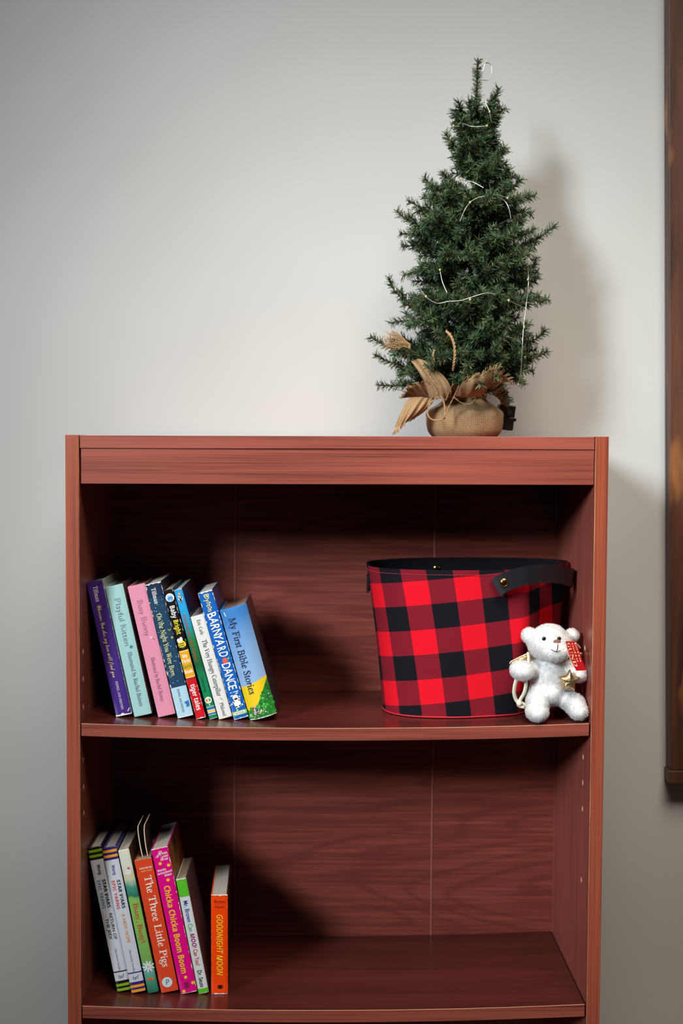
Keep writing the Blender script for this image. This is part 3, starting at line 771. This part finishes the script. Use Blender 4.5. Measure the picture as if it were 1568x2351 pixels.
rnd = random.Random(5); mb = MB()

def soft(p, g=.0012):
    p = Vector(p); p.x = min(p.x, HW - TH + LEAN * (p.z - H) - g - .0006); p.z = max(p.z, shelf_z(0, p.x) + g); return p
vs = [soft(v.co + SH, .003) for v in me.vertices]; mb.v = [tuple(v) for v in vs]; mb.f = [tuple(p.vertices) for p in me.polygons]; mb.k = [0] * len(mb.f)
areas = [p.area for p in me.polygons]; tota = sum(areas); NF = 62000
for p, ar in zip(me.polygons, areas):
    n_ = ar / tota * NF; n_ = int(n_) + (rnd.random() < n_ % 1)
    q = [vs[i] for i in p.vertices]; nr = p.normal
    for _ in range(n_):
        a_, b_ = rnd.random(), rnd.random(); c = (q[0] * (1 - a_) + q[1] * a_) * (1 - b_) + (q[-1] * (1 - a_) + q[2] * a_) * b_
        clump = noise.noise_vector(c * 190); d_ = (nr + clump * .9 + Vector((rnd.uniform(-.35, .35), rnd.uniform(-.35, .35), rnd.uniform(-.5, .2)))).normalized()
        sd = d_.cross(Vector((rnd.uniform(-1, 1), rnd.uniform(-1, 1), rnd.uniform(-1, 1)))).normalized() * .00016
        L = rnd.uniform(.0014, .0028); m_ = c + d_ * L * .55 + clump * .0003; e = c + d_ * L + clump * .0012
        n0 = len(mb.v); mb.v += [tuple(soft(w_, .0008)) for w_ in (c - sd, c + sd, m_ + sd * .8, e, m_ - sd * .8)]
        mb.f.append((n0, n0 + 1, n0 + 2, n0 + 3, n0 + 4)); mb.k.append(0)
mb.build('plush_body', PLUSH, bear, smooth=True, off=off)
def bq(X, Y, y): return bp(X, Y, y) + SH
# face
def surf(X, Y, eps=.001):
    """first point of the plush along the view ray"""
    o_ = EYE - SH; tgt = bp(X, Y, .05); d_ = (tgt - o_).normalized()
    return d_
from mathutils.bvhtree import BVHTree
bvh = BVHTree.FromPolygons(vs, [tuple(p.vertices) for p in me.polygons])
def on(X, Y, lift=0.0):
    tgt = bp(X, Y, .05); d_ = (tgt - EYE).normalized(); hit = bvh.ray_cast(EYE, d_)
    p = hit[0] if hit[0] else bp(X, Y, .045)
    return p - d_ * lift
EYEM = mat('black_bead', S(14, 10, 10), .08)
for X, Y in ((722, 372), (916, 372)):
    mb = MB(); mb.ball(on(X, Y, .0012), (rr_(27), .0022, rr_(27)), 0, 16, 10); mb.build('eye', EYEM, bear, True, off=off)
mb = MB(); mb.ball(on(888, 410, .0016), (rr_(48), .0026, rr_(29)), 0, 18, 12); mb.build('nose', mat('brown_velvet', S(128, 84, 76), .8), bear, True, off=off)
mb = MB()
mb.tube([on(x, y, .0026) for x, y in ((900, 445), (899, 480), (893, 515), (880, 540))], .0006, 6)
mb.tube([on(x, y, .0026) for x, y in ((812, 508), (840, 528), (880, 541), (912, 536), (936, 522))], .0006, 6)
mb.build('mouth', mat('dark_stitch_thread', S(40, 24, 28), .7), bear, off=off)
t = NT('gold_foil_cloth', .28, .5); t.b.inputs['Metallic'].default_value = .85; t.b.inputs['Base Color'].default_value = S(218, 186, 138)
t.bump(t.noise(t.coord('Object', (1, 1, 1)), 260, 3, .6, 1.0), .5, .002)
GOLD = t.m
SATIN = mat('cream_satin_ribbon', S(236, 230, 206), .4)
# padded star
sc_ = on(1050, 905, .008); tips = [(1055, 757), (1197, 868), (1122, 1048), (940, 1034), (902, 862)]
tp = [bp(x, y, sc_.y) for x, y in tips]; cc = sum(tp, Vector()) / 5
mb = MB(); NS = 60; ring = []
for i in range(NS):
    k_ = i / NS * 5; a_ = int(k_) % 5; f = k_ - int(k_)
    pa, pb = tp[a_], tp[(a_ + 1) % 5]; va = cc.lerp((pa + pb) / 2, .68)
    p = pa.lerp(va, f * 2) if f < .5 else va.lerp(pb, f * 2 - 1)
    ring.append(p)
sm_ = [(ring[i - 1] + ring[i] * 2 + ring[(i + 1) % NS]) / 4 for i in range(NS)]
rows = []
for j in range(-7, 8):
    f = abs(j) / 7; dpt = (1 - f * f) ** .5 if f < 1 else 0
    rows.append([cc.lerp(p, 1 if j == 0 else (1 - (abs(j) / 7) ** 1.0 * 1.0)) + Vector((0, (1 if j > 0 else -1) * .0072 * (1 - (1 - f) ** 2) ** .5, 0)) for p in sm_])
mb.grid(rows, closed=True); mb.build('gold_star', GOLD, bear, True, off=off, merge=True)
# wings behind the shoulders
def wing(pts, ybase, th=.003):
    c = sum((bq(x, y, ybase) for x, y in pts), Vector()) / len(pts); r_ = spline([bq(x, y, ybase) for x, y in pts], 4, True)
    m_ = MB(); rows = []
    for f, dy in ((0, -th), (.6, -th * .8), (.92, -th * .4), (1, 0), (.92, th * .4), (.6, th * .8), (0, th)): rows.append([c.lerp(p, f) + Vector((0, dy, 0)) for p in r_])
    m_.grid(rows, closed=True); return m_
w_ = wing([(285, 700), (300, 680), (400, 630), (515, 575), (600, 600), (640, 680), (520, 720), (380, 745), (300, 730)], .066).build('wing', GOLD, bear, True, off=off, merge=True)
mb = MB(); mb.tube([bq(x, y, .0625) for x, y in ((284, 712), (283, 695), (300, 678), (400, 628), (512, 574))], .0006, 6); mb.build('wing_piping', SATIN, w_, True, off=off)
wing([(1060, 600), (1130, 570), (1196, 562), (1218, 574), (1210, 600), (1180, 650), (1080, 700)], .066).build('wing', GOLD, bear, True, off=off, merge=True)
def ribbon(pts, wdt, y_):
    path = spline([bq(x, yy, y_ + dy) for x, yy, dy in pts], 6); return strap(path, Vector((1, .2, .1)) if abs(path[0].z - path[-1].z) > abs(path[0].x - path[-1].x) else Vector((.1, .2, 1)), wdt, .0005)
mb = MB()
for pts in ([(370, 900, 0), (345, 1000, -.003), (338, 1090, -.003), (360, 1170, 0), (400, 1215, .001)], [(490, 900, .002), (488, 1000, .001), (465, 1090, 0), (425, 1160, 0), (395, 1225, 0)],
            [(395, 1190, 0), (440, 1215, .001), (500, 1245, .002)], [(380, 1235, 0), (420, 1262, 0), (470, 1270, .002)], [(520, 560, .012), (525, 640, .008), (522, 720, .006)]):
    q = ribbon(pts, .0054 if pts[0][0] < 500 and pts[0][1] < 1000 else .0042, .046); n0 = len(mb.v); mb.v += q.v; mb.f += [tuple(n0 + i for i in f) for f in q.f]; mb.k += q.k
mb.ball(bq(400, 1215, .045), (.004, .003, .005), 0, 12, 8)
mb.build('hanging_ribbon', SATIN, bear, True, off=off)
# swing tag
TAG = mat('red_swing_tag', S(192, 18, 32), .4); TAGE = mat('white_card_edge', S(244, 232, 214), .7)
yl = on(1020, 560, .006).y
def tagp(a_, f, lift=0):
    L0 = [(995, 405), (1020, 520), (1062, 650), (1136, 790)]; R_ = [(1130, 405), (1165, 490), (1212, 650), (1268, 786)]
    i = min(2, int(f * 3)); g = f * 3 - i
    lx = L0[i][0] + (L0[i + 1][0] - L0[i][0]) * g; ly = L0[i][1] + (L0[i + 1][1] - L0[i][1]) * g
    rx = R_[i][0] + (R_[i + 1][0] - R_[i][0]) * g; ry = R_[i][1] + (R_[i + 1][1] - R_[i][1]) * g
    return bp(lx + (rx - lx) * a_, ly + (ry - ly) * a_, min(yl, .026) + .010 * a_ - .003 * f - lift)
mb = MB(); rows = [[tagp(a_ / 6, f / 12) for a_ in range(7)] for f in range(13)]; mb.grid(rows, 0)
rb = [[p + Vector((0, .0006, 0)) for p in r] for r in rows]; mb.grid(rb[::-1], 1)
for e in (rows, ): pass
for (r1, r2) in (([r[0] for r in rows], [r[0] for r in rb]), ([r[-1] for r in rows], [r[-1] for r in rb]), (rows[0], rb[0]), (rows[-1], rb[-1])): mb.grid([r1, r2], 1)
wv = .035
mb.grid([[tagp(0, f / 12, .0002) for f in range(13)], [tagp(wv, f / 12, .0002) for f in range(13)]], 1); mb.grid([[tagp(a_ / 6, .985, .0002) for a_ in range(7)], [tagp(a_ / 6, 1, .0002) for a_ in range(7)]], 1)
for tx, a0, cap, f0, f1, st_ in (('Gotta', .80, .14, .07, .72, 'serif'), ('Getta', .54, .14, .07, .72, 'serif'), ('GUND', .12, .30, .06, .86, 'serif')):
    v, f = glyphs(tx, st_, 0, 0); n0 = len(mb.v)
    for gx, gy in v: mb.v.append(tuple(tagp(a0 + gy * cap / .72, f0 + gx * (f1 - f0), .0004)))
    for q in f: mb.f.append(tuple(n0 + i for i in q)); mb.k.append(2)
tg = mb.build('swing_tag', [TAG, TAGE, mat('tag_gilt_print', S(226, 206, 160), .5)], bear, off=off)
mb = MB(); mb.tube([tagp(.9, .1, .0004), bp(1160, 455, .03), bp(1187, 490, .036)], .0011, 6); mb.build('tag_loop', SATIN, tg, True, off=off)

# ------------------------------------------------------------------ artificial tree
TY = .145
t = NT('pvc_needles', .5, .35); at = t.n('ShaderNodeVertexColor'); at.layer_name = 'tone'; t.col(at.outputs[0])
NEEDLE = t.m
BARK = mat('brown_twig_wire', S(70, 50, 36), .8)
tree = thing('christmas_tree', P(1067, 1000, TY), 'small green artificial fir tree in a burlap sack standing on the bookcase', 'christmas tree')
tree.location.z = H
off = tree.location.copy()
rt_ = random.Random(11)
def trunk(py):      # trunk position at a given height
    f = (905 - py) / 770; return P(1072 + 25 * f, py, TY)
tones = [(54, 72, 48), (60, 84, 54), (70, 96, 62), (58, 82, 62), (78, 102, 58), (94, 106, 56), (66, 96, 76), (46, 62, 44)]
def needles(mb, pts, nl, dens):
    """flat strips all round a twig"""
    for a_, b_ in zip(pts, pts[1:]):
        tg = (b_ - a_); L = tg.length
        if L < 1e-6: continue
        tg.normalize(); o1 = tg.orthogonal().normalized(); o2 = tg.cross(o1)
        n_ = L * dens; n_ = int(n_) + (rt_.random() < n_ % 1)
        for _ in range(n_):
            ph = rt_.random() * 2 * pi; rad = o1 * cos(ph) + o2 * sin(ph); p = a_.lerp(b_, rt_.random())
            lean_ = rt_.uniform(.7, 1.35); d_ = (tg * cos(lean_) + rad * sin(lean_) + Vector((rt_.uniform(-.15, .15), rt_.uniform(-.15, .15), rt_.uniform(-.15, .15)))).normalized()
            ln = nl * rt_.uniform(.7, 1.15); sd = d_.cross(Vector((rt_.uniform(-1, 1), rt_.uniform(-1, 1), rt_.uniform(-1, 1)))).normalized() * .00064
            e = p + d_ * ln; n0 = len(mb.v)
            mb.v += [tuple(p - sd), tuple(p + sd), tuple(e + sd * .7), tuple(e - sd * .7)]; mb.f.append((n0, n0 + 1, n0 + 2, n0 + 3)); mb.k.append(0)
            c = S(*rt_.choice(tones)) if rt_.random() > .012 else S(136, 98, 58)
            mb.c += [c] * 4
def stem(mb, pts, r):
    n0 = len(mb.v); mb.tube(pts, r, 5, 1); mb.c += [S(60, 44, 32)] * (len(mb.v) - n0)
def branch(base, ctrl_, tip, side=5, sl=.034, nl=.0100, dens=2900, f1=.78):
    mb = MB(); N_ = 10
    pts = [base * (1 - q / N_) ** 2 + ctrl_ * 2 * (q / N_) * (1 - q / N_) + tip * (q / N_) ** 2 for q in range(N_ + 1)]
    stem(mb, pts, .0011); needles(mb, pts[1:], nl, dens)
    ax = (tip - base).normalized()
    for i in range(side):
        f = .16 + f1 * (i + .5) / side; k_ = int(f * N_); p = pts[k_]; tg = (pts[min(N_, k_ + 1)] - pts[k_ - 1]).normalized()
        lat = tg.cross(Vector((0, 0, 1)))
        if lat.length < .1: lat = Vector((1, 0, 0))
        lat.normalize(); sg = 1 if i % 2 else -1
        d_ = (tg * .75 + lat * sg * rt_.uniform(.5, .9) + Vector((0, 0, rt_.uniform(-.35, .5)))).normalized()
        L = sl * (1.1 - .5 * f) * rt_.uniform(.8, 1.2); e = p + d_ * L + Vector((0, 0, L * rt_.uniform(-.15, .3)))
        if e.y > WY - .012: e.y = WY - .012
        q = [p.lerp(e, j / 4) for j in range(5)]; stem(mb, q, .0009); needles(mb, q, nl, dens)
    o = mb.build('branch', [NEEDLE, BARK], tree, off=off)
    return o
mb = MB(); tpts = [trunk(y) for y in range(935, 130, -40)] + [trunk(134)]
stem(mb, tpts, [.005 * (1 - .8 * i / len(tpts)) for i in range(len(tpts))]); mb.build('trunk', [NEEDLE, BARK], tree, off=off)
mb = MB(); q = [trunk(y) for y in range(330, 139, -10)]; stem(mb, q, .001); needles(mb, q, .0092, 3600)
mb.build('leader', [NEEDLE, BARK], tree, off=off)
# limbs that make the outline: tip, bend, height on the trunk, depth of the tip
sil = [((1043, 252), (1055, 275), 300, .14, 2), ((1077, 229), (1075, 255), 290, .12, 1), ((1145, 203), (1128, 250), 290, .14, 2), ((1150, 245), (1135, 262), 310, .15, 2), ((1141, 276), (1130, 290), 330, .13, 2),
       ((1024, 306), (1040, 350), 385, .14, 1), ((1137, 313), (1125, 340), 370, .14, 2), ((1163, 346), (1140, 355), 390, .14, 3), ((1155, 378), (1135, 372), 400, .12, 2),
       ((974, 406), (1010, 455), 465, .14, 2), ((1169, 392), (1150, 430), 470, .14, 2), ((1196, 411), (1165, 445), 480, .15, 3), ((1228, 449), (1185, 460), 500, .15, 4), ((1222, 490), (1180, 480), 520, .13, 3),
       ((939, 462), (985, 490), 520, .14, 2), ((911, 484), (950, 530), 540, .15, 3), ((920, 537), (965, 535), 560, .13, 3), ((921, 565), (970, 560), 590, .15, 4), ((925, 634), (975, 610), 640, .14, 4),
       ((1273, 518), (1215, 575), 600, .15, 1), ((1228, 523), (1205, 550), 570, .13, 2), ((1231, 590), (1225, 650), 660, .15, 1), ((1236, 625), (1200, 640), 660, .12, 4),
       ((892, 638), (912, 720), 720, .14, 1), ((1258, 688), (1215, 700), 715, .16, 4), ((1247, 690), (1200, 680), 700, .12, 3), ((897, 742), (950, 725), 760, .14, 4), ((925, 700), (965, 700), 735, .12, 4),
       ((850, 772), (905, 815), 850, .14, 3), ((863, 816), (915, 850), 862, .15, 3), ((867, 884), (930, 890), 872, .13, 3), ((905, 800), (960, 820), 840, .11, 4),
       ((1253, 758), (1210, 810), 820, .15, 3), ((1257, 806), (1210, 840), 850, .15, 4), ((1204, 885), (1180, 860), 840, .14, 4), ((1225, 850), (1180, 850), 850, .12, 4),
       ((1105, 884), (1060, 850), 850, .045, 3), ((1160, 770), (1115, 830), 850, .05, 3), ((1000, 760), (1040, 800), 830, .06, 4), ((1170, 925), (1150, 880), 860, .13, 2), ((980, 842), (1022, 836), 858, .070, 3), ((1075, 838), (1075, 815), 850, .045, 3)]
for (tx, ty), (cx_, cy_), by, yy, sd in sil:
    branch(trunk(by), P(cx_, cy_, (yy + TY) / 2), P(tx, ty, yy), sd + 2, .026, f1=.55)
outl = [(200, 1088, 1108), (250, 1062, 1138), (300, 1058, 1138), (370, 1055, 1148), (430, 1015, 1185), (480, 960, 1205), (540, 945, 1210), (600, 945, 1215), (650, 945, 1215), (700, 930, 1230), (750, 925, 1230), (800, 910, 1230), (850, 905, 1215), (880, 930, 1190)]
def width(py):
    for a_, b_ in zip(outl, outl[1:]):
        if a_[0] <= py <= b_[0]:
            f = (py - a_[0]) / (b_[0] - a_[0]); return a_[1] + (b_[1] - a_[1]) * f, a_[2] + (b_[2] - a_[2]) * f
    return outl[-1][1:]
gold_ang = 2.399963
NB = 58
for i in range(NB):
    f = (i + .5) / NB; py = 878 - (878 - 252) * f ** 1.08
    l_, r_ = width(py); base = trunk(min(900, py + 36 + rt_.random() * 14)); tr = trunk(py)
    ph = i * gold_ang; cx_, sy_ = cos(ph), sin(ph)
    xl = P(l_, py, TY).x; xr = P(r_, py, TY).x
    R_ = (xr - tr.x) if cx_ > 0 else (tr.x - xl)
    Rm = (xr - xl) / 2
    tip = Vector((tr.x + cx_ * R_ * rt_.uniform(.72, .98), TY + sy_ * min(Rm * .95, .105) * rt_.uniform(.8, 1), tr.z + rt_.uniform(-.014, .014)))
    ctrl_ = base.lerp(tip, .6) + Vector((0, 0, rt_.uniform(-.012, .012)))
    big = min(1, Rm / .09)
    branch(base, ctrl_, tip, int(6 + 8 * big), .020 + .026 * big)

# burlap sack and ties
t = NT('burlap', .95, .1)
v = t.coord('Object', (1, 1, 1)); uvb = t.coord('UV', (1, 1, 1)); sx = t.n('ShaderNodeSeparateXYZ'); t.l(uvb, sx.inputs[0])
nz = t.noise(v, 60, 3, .6); wob = t.math('MULTIPLY', nz, 11)
h1 = t.math('SINE', t.math('ADD', t.math('MULTIPLY', sx.outputs[0], 2700), wob)); h2 = t.math('SINE', t.math('ADD', t.math('MULTIPLY', sx.outputs[1], 2700), t.math('MULTIPLY', nz, -9)))
over = t.math('MAXIMUM', t.math('MULTIPLY', h1, .8), h2)
hh = t.math('MULTIPLY', t.math('ADD', over, 1), .5)
fb = t.noise(v, 800, 3, .7); big_ = t.noise(v, 30, 2)
c = t.ramp(t.math('ADD', t.math('ADD', t.math('MULTIPLY', hh, .42), t.math('MULTIPLY', fb, .42)), t.math('MULTIPLY', big_, .22)), [(.25, S(84, 62, 44)), (.55, S(150, 120, 88)), (.85, S(196, 164, 126))])
t.col(c); t.bump(t.math('ADD', hh, fb), .7, .0012)
BURLAP = t.m
JUTE = mat('jute_twine', S(160, 126, 88), .9)
pc = P(1067, 960, TY); R0_ = 88 / 1545
prof = [(0, .84), (.008, .95), (.022, 1.0), (.034, .975), (.041, .87), (.047, .69), (.053, .55), (.059, .48), (.067, .46), (.075, .54)]
pr = spline([(r_, 0, z_) for z_, r_ in prof], 4); rows = []
for p in pr:
    row = []
    for j in range(56):
        a_ = 2 * pi * j / 56; pleat = (.03 + .08 * max(0, (p.z - .028) / .03)) * sin(a_ * 13 + sin(a_ * 3) * 2) + .03 * sin(a_ * 4 + 1)
        k_ = R0_ * p.x * (1 + pleat * (.4 if p.z < .03 else 1)); row.append(Vector((pc.x + cos(a_) * k_, TY + sin(a_) * k_ * .95, H + .0006 + p.z)))
    rows.append(row)
mb = MB(); rows = [r + [r[0]] for r in rows]; mb.grid(rows)
mb.uv = []; acc_ = 0
for i, r in enumerate(rows):
    if i: acc_ += (pr[i] - pr[i - 1]).length if 0 else sqrt((R0_ * (pr[i].x - pr[i - 1].x)) ** 2 + (pr[i].z - pr[i - 1].z) ** 2)
    mb.uv += [(2 * pi * R0_ * .9 * j / 56, acc_) for j in range(57)]
sack = mb.build('burlap_sack', BURLAP, tree, True, off=off)
def sheet(A, B, C_, n=10, fray=(), name='burlap_flap', wav=.002):
    """cloth through three edges, each a list of (px, py, depth)"""
    ea, eb, ec = [[P(*q) for q in e] for e in (A, B, C_)]
    ea, eb, ec = spline(ea, n), spline(eb, n), spline(ec, n); m_ = MB(); rows = []
    for j in range(13):
        f = j / 12; rows.append([a_ * ((1 - f) * (1 - 2 * f)) + b_ * (4 * f * (1 - f)) + c_ * (f * (2 * f - 1)) + Vector((0, wav * sin(i * .9 + f * 5), 0)) for i, (a_, b_, c_) in enumerate(zip(ea, eb, ec))])
    m_.grid(rows); m_.grid([[p + Vector((0, .0012, 0)) for p in r] for r in rows][::-1])
    uv1 = []
    for j, r in enumerate(rows):
        la = 0
        for i, p in enumerate(r):
            if i: la += (p - r[i - 1]).length
            uv1.append((la, (rows[j][i] - rows[0][i]).length))
    m_.uv = uv1 + [q for j in range(len(rows) - 1, -1, -1) for q in uv1[j * len(rows[0]):(j + 1) * len(rows[0])]]
    r2 = random.Random(3)
    for row in ([rows[-1]] if 'C' in fray else []):
        for i in range(len(row) * 2):
            k_ = r2.random() * (len(row) - 1.01); p = row[int(k_)].lerp(row[int(k_) + 1], k_ % 1); q = rows[-3][int(k_)]; d_ = (p - q).normalized()
            m_.tube([p - d_ * .003, p + d_ * r2.uniform(.003, .008) + Vector((r2.uniform(-.002, .002), r2.uniform(-.002, 0), r2.uniform(-.002, .002)))], .0005, 4)
    m_.uv += [(0, 0)] * (len(m_.v) - len(m_.uv)); m_.build(name, BURLAP, tree, True, off=off)
sheet([(1040, 908, .085), (1070, 912, .08), (1105, 908, .09), (1128, 900, .11)], [(1052, 893, .062), (1085, 893, .054), (1125, 885, .066), (1152, 880, .10)], [(1062, 876, .052), (1100, 862, .044), (1140, 846, .058), (1170, 878, .088)], fray='C')
sheet([(985, 912, .10), (1002, 914, .09), (1018, 913, .085), (1036, 908, .085)], [(972, 872, .095), (992, 876, .085), (1012, 882, .078), (1034, 888, .074)], [(944, 830, .11), (965, 824, .10), (992, 840, .09), (1020, 864, .075)], fray='')
sheet([(1004, 914, .12), (992, 914, .125), (980, 913, .13), (975, 912, .14)], [(990, 895, .10), (970, 896, .11), (955, 902, .12), (948, 912, .13)], [(985, 882, .09), (958, 884, .10), (938, 893, .11), (925, 914, .12)], fray='C')
sheet([(1002, 908, .10), (985, 914, .10), (968, 911, .10), (945, 912, .11)], [(984, 936, .10), (965, 938, .085), (945, 935, .08), (928, 930, .095)], [(955, 958, .095), (935, 966, .08), (917, 983, .075), (904, 988, .085)], fray='C')
sheet([(1128, 905, .13), (1140, 912, .14), (1148, 920, .15), (1150, 930, .16)], [(1140, 895, .12), (1150, 902, .13), (1158, 915, .15), (1160, 930, .16)], [(1150, 888, .11), (1162, 898, .13), (1169, 915, .15), (1168, 935, .165)])
# twine round the neck, with a bow loop, ends and an upright rope loop
def twist(mb, pts, r):
    path = spline([P(*q) for q in pts], 8); n_ = len(path)
    for ph in (0, pi):
        q = []
        for i, p in enumerate(path):
            tg = (path[min(n_ - 1, i + 1)] - path[max(0, i - 1)]).normalized(); o1 = tg.orthogonal().normalized(); o2 = tg.cross(o1); a_ = i * 1.1 + ph
            q.append(p + (o1 * cos(a_) + o2 * sin(a_)) * r * .6)
        mb.tube(q, r * .75, 6)
mb = MB()
for k_ in range(3):
    rr = R0_ * (.52 + .02 * k_); mb.tube([Vector((pc.x + cos(2 * pi * j / 40) * rr, TY + sin(2 * pi * j / 40) * rr * .95, H + .0570 + .0018 * k_ + .0015 * sin(j * .6 + k_))) for j in range(40)], .0011, 6, closed=True)
yk_ = .078
twist(mb, [(1016, 912, yk_ + .008), (1000, 915, yk_), (986, 930, yk_ - .004), (982, 950, yk_ - .006), (990, 962, yk_ - .008), (1008, 965, yk_ - .010), (1020, 955, yk_ - .008), (1020, 930, yk_ - .004), (1017, 914, yk_)], .0009)
twist(mb, [(980, 855, .058), (995, 880, .06), (1010, 905, .072), (1022, 935, .074), (1020, 962, .072)], .0009)
twist(mb, [(1053, 886, .05), (1045, 905, .062), (1030, 935, .072), (1020, 958, .070)], .0008)
twist(mb, [(1040, 882, .05), (1032, 898, .066), (1024, 918, .074)], .0007)
twist(mb, [(1042, 912, .078), (1060, 925, .078), (1080, 927, .078), (1092, 915, .08), (1098, 912, .082)], .0008)
mb.build('twine_tie', JUTE, tree, True, off=off)
mb = MB(); twist(mb, [(1024, 760, .06), (1034, 770, .05), (1042, 790, .046), (1044, 815, .046), (1042, 835, .048), (1040, 850, .055)], .0017)
twist(mb, [(997, 803, .06), (994, 818, .058), (998, 832, .06)], .0012); mb.build('rope_loop', JUTE, tree, True, off=off)
mb = MB(); r2 = random.Random(9)
for _ in range(46):
    a_ = P(940 + r2.uniform(-3, 3), 795 + r2.uniform(-5, 5), .075); b_ = P(r2.uniform(876, 912), r2.uniform(755, 803), r2.uniform(.065, .085)); m_ = a_.lerp(b_, .5) + Vector((r2.uniform(-.004, .004), r2.uniform(-.004, .004), r2.uniform(-.005, .006)))
    mb.tube(spline([a_, m_, b_], 3), .0006, 4)
mb.build('frayed_rope_end', JUTE, tree, off=off)

# ------------------------------------------------------------------ fairy lights wound through the tree
WIRE = mat('bare_silver_wire', S(205, 205, 200), .3, .8)
fl = thing('fairy_lights', P(1168, 992, .2), 'thin silver wire of tiny unlit fairy lights wound through the little tree', 'string lights')
fl.location.z = H
off = fl.location.copy()
def wy(px, py):
    l_, r_ = width(min(880, max(200, py))); c_ = (l_ + r_) / 2; hw_ = max(12, (r_ - l_) / 2 + 8); f = min(1, abs(px - c_) / hw_)
    return TY - sqrt(max(.02, 1 - f * f)) * min(hw_ / 1560, .105) - .006
runs = [[(1108, 165), (1114, 145), (1124, 146), (1129, 160), (1127, 176), (1119, 184), (1108, 184)], [(1112, 216), (1115, 236), (1123, 255), (1128, 280)],
        [(1118, 289), (1100, 291), (1082, 290), (1064, 284)], [(1056, 290), (1042, 289), (1037, 280), (1044, 272)], [(1056, 411), (1085, 418), (1110, 431)],
        [(1056, 508), (1068, 480), (1080, 464), (1097, 454), (1114, 450)], [(1138, 446), (1152, 450), (1165, 455)], [(1142, 452), (1158, 461), (1168, 478), (1173, 502)],
        [(958, 652), (978, 681), (1003, 696), (1030, 692), (1058, 690), (1090, 680), (1117, 673), (1138, 677)], [(1164, 688), (1190, 701), (1207, 709)], [(1206, 695), (1230, 696)],
        [(1212, 598), (1213, 650), (1208, 700), (1202, 752), (1199, 800), (1196, 850), (1190, 882)], [(1010, 620), (1016, 648), (1026, 672)], [(862, 884), (874, 892), (897, 892)]]
mb = MB(); prev = None
for r_ in runs:
    pts = [P(x, y, wy(x, y)) for x, y in r_]
    if prev is not None:      # the wire dives into the tree between the runs that show
        q1 = prev.copy(); q2 = pts[0].copy(); q1.y = q2.y = TY + .01; q1.x += (P(1085, 500, TY).x - q1.x) * .45; q2.x += (P(1085, 500, TY).x - q2.x) * .45
        mb.tube([prev, q1, q2, pts[0]], .0004, 5)
    mb.tube(spline(pts, 8), .00062, 6); prev = pts[-1]
pk = P(1160, 960, .20)
mb.tube(spline([prev, (prev + pk) / 2 + Vector((.03, 0, 0)), pk], 6), .0005, 5)
mb.build('wire', WIRE, fl, True, off=off)
BULB = mat('clear_bead', S(196, 176, 120), .2, Coat_Weight=.6)
for x, y in ((1117, 143), (1124, 257), (1041, 289), (1118, 289), (1058, 411), (1165, 455), (1079, 465), (978, 681), (1079, 688), (1168, 690), (1230, 696), (1203, 751), (1190, 883), (1212, 642), (1010, 620)):
    mb = MB(); mb.ball(P(x, y, wy(x, y) - .001), (.0015, .0015, .0021), 0, 10, 8); mb.build('bulb', BULB, fl, True, off=off)
BOX = mat('black_plastic', S(14, 14, 18), .4)
mb = MB(); c0 = P(1166, 960, .2); rot = Matrix.Rotation(.12, 3, 'Y')
def bxf(p): return c0 + rot @ (Vector(p) - Vector((0, 0, 0)))
mb.box(-.017, .0085, -.012, .012, -.0185, .0195, .0015, xf=bxf); mb.box(.0, .0115, -.013, .013, -.004, .001, .001, xf=bxf)
bp_ = mb.build('battery_pack', BOX, fl, off=off)
lo = min((bp_.matrix_world @ v.co).z for v in bp_.data.vertices) + off.z
mb = MB(); mb.box(-.004, .003, -.0135, -.0125, .004, .012, .0004, xf=bxf); mb.build('switch', mat('dark_grey_switch', S(44, 44, 50), .5), bp_, off=off)
bpy.context.view_layer.update()
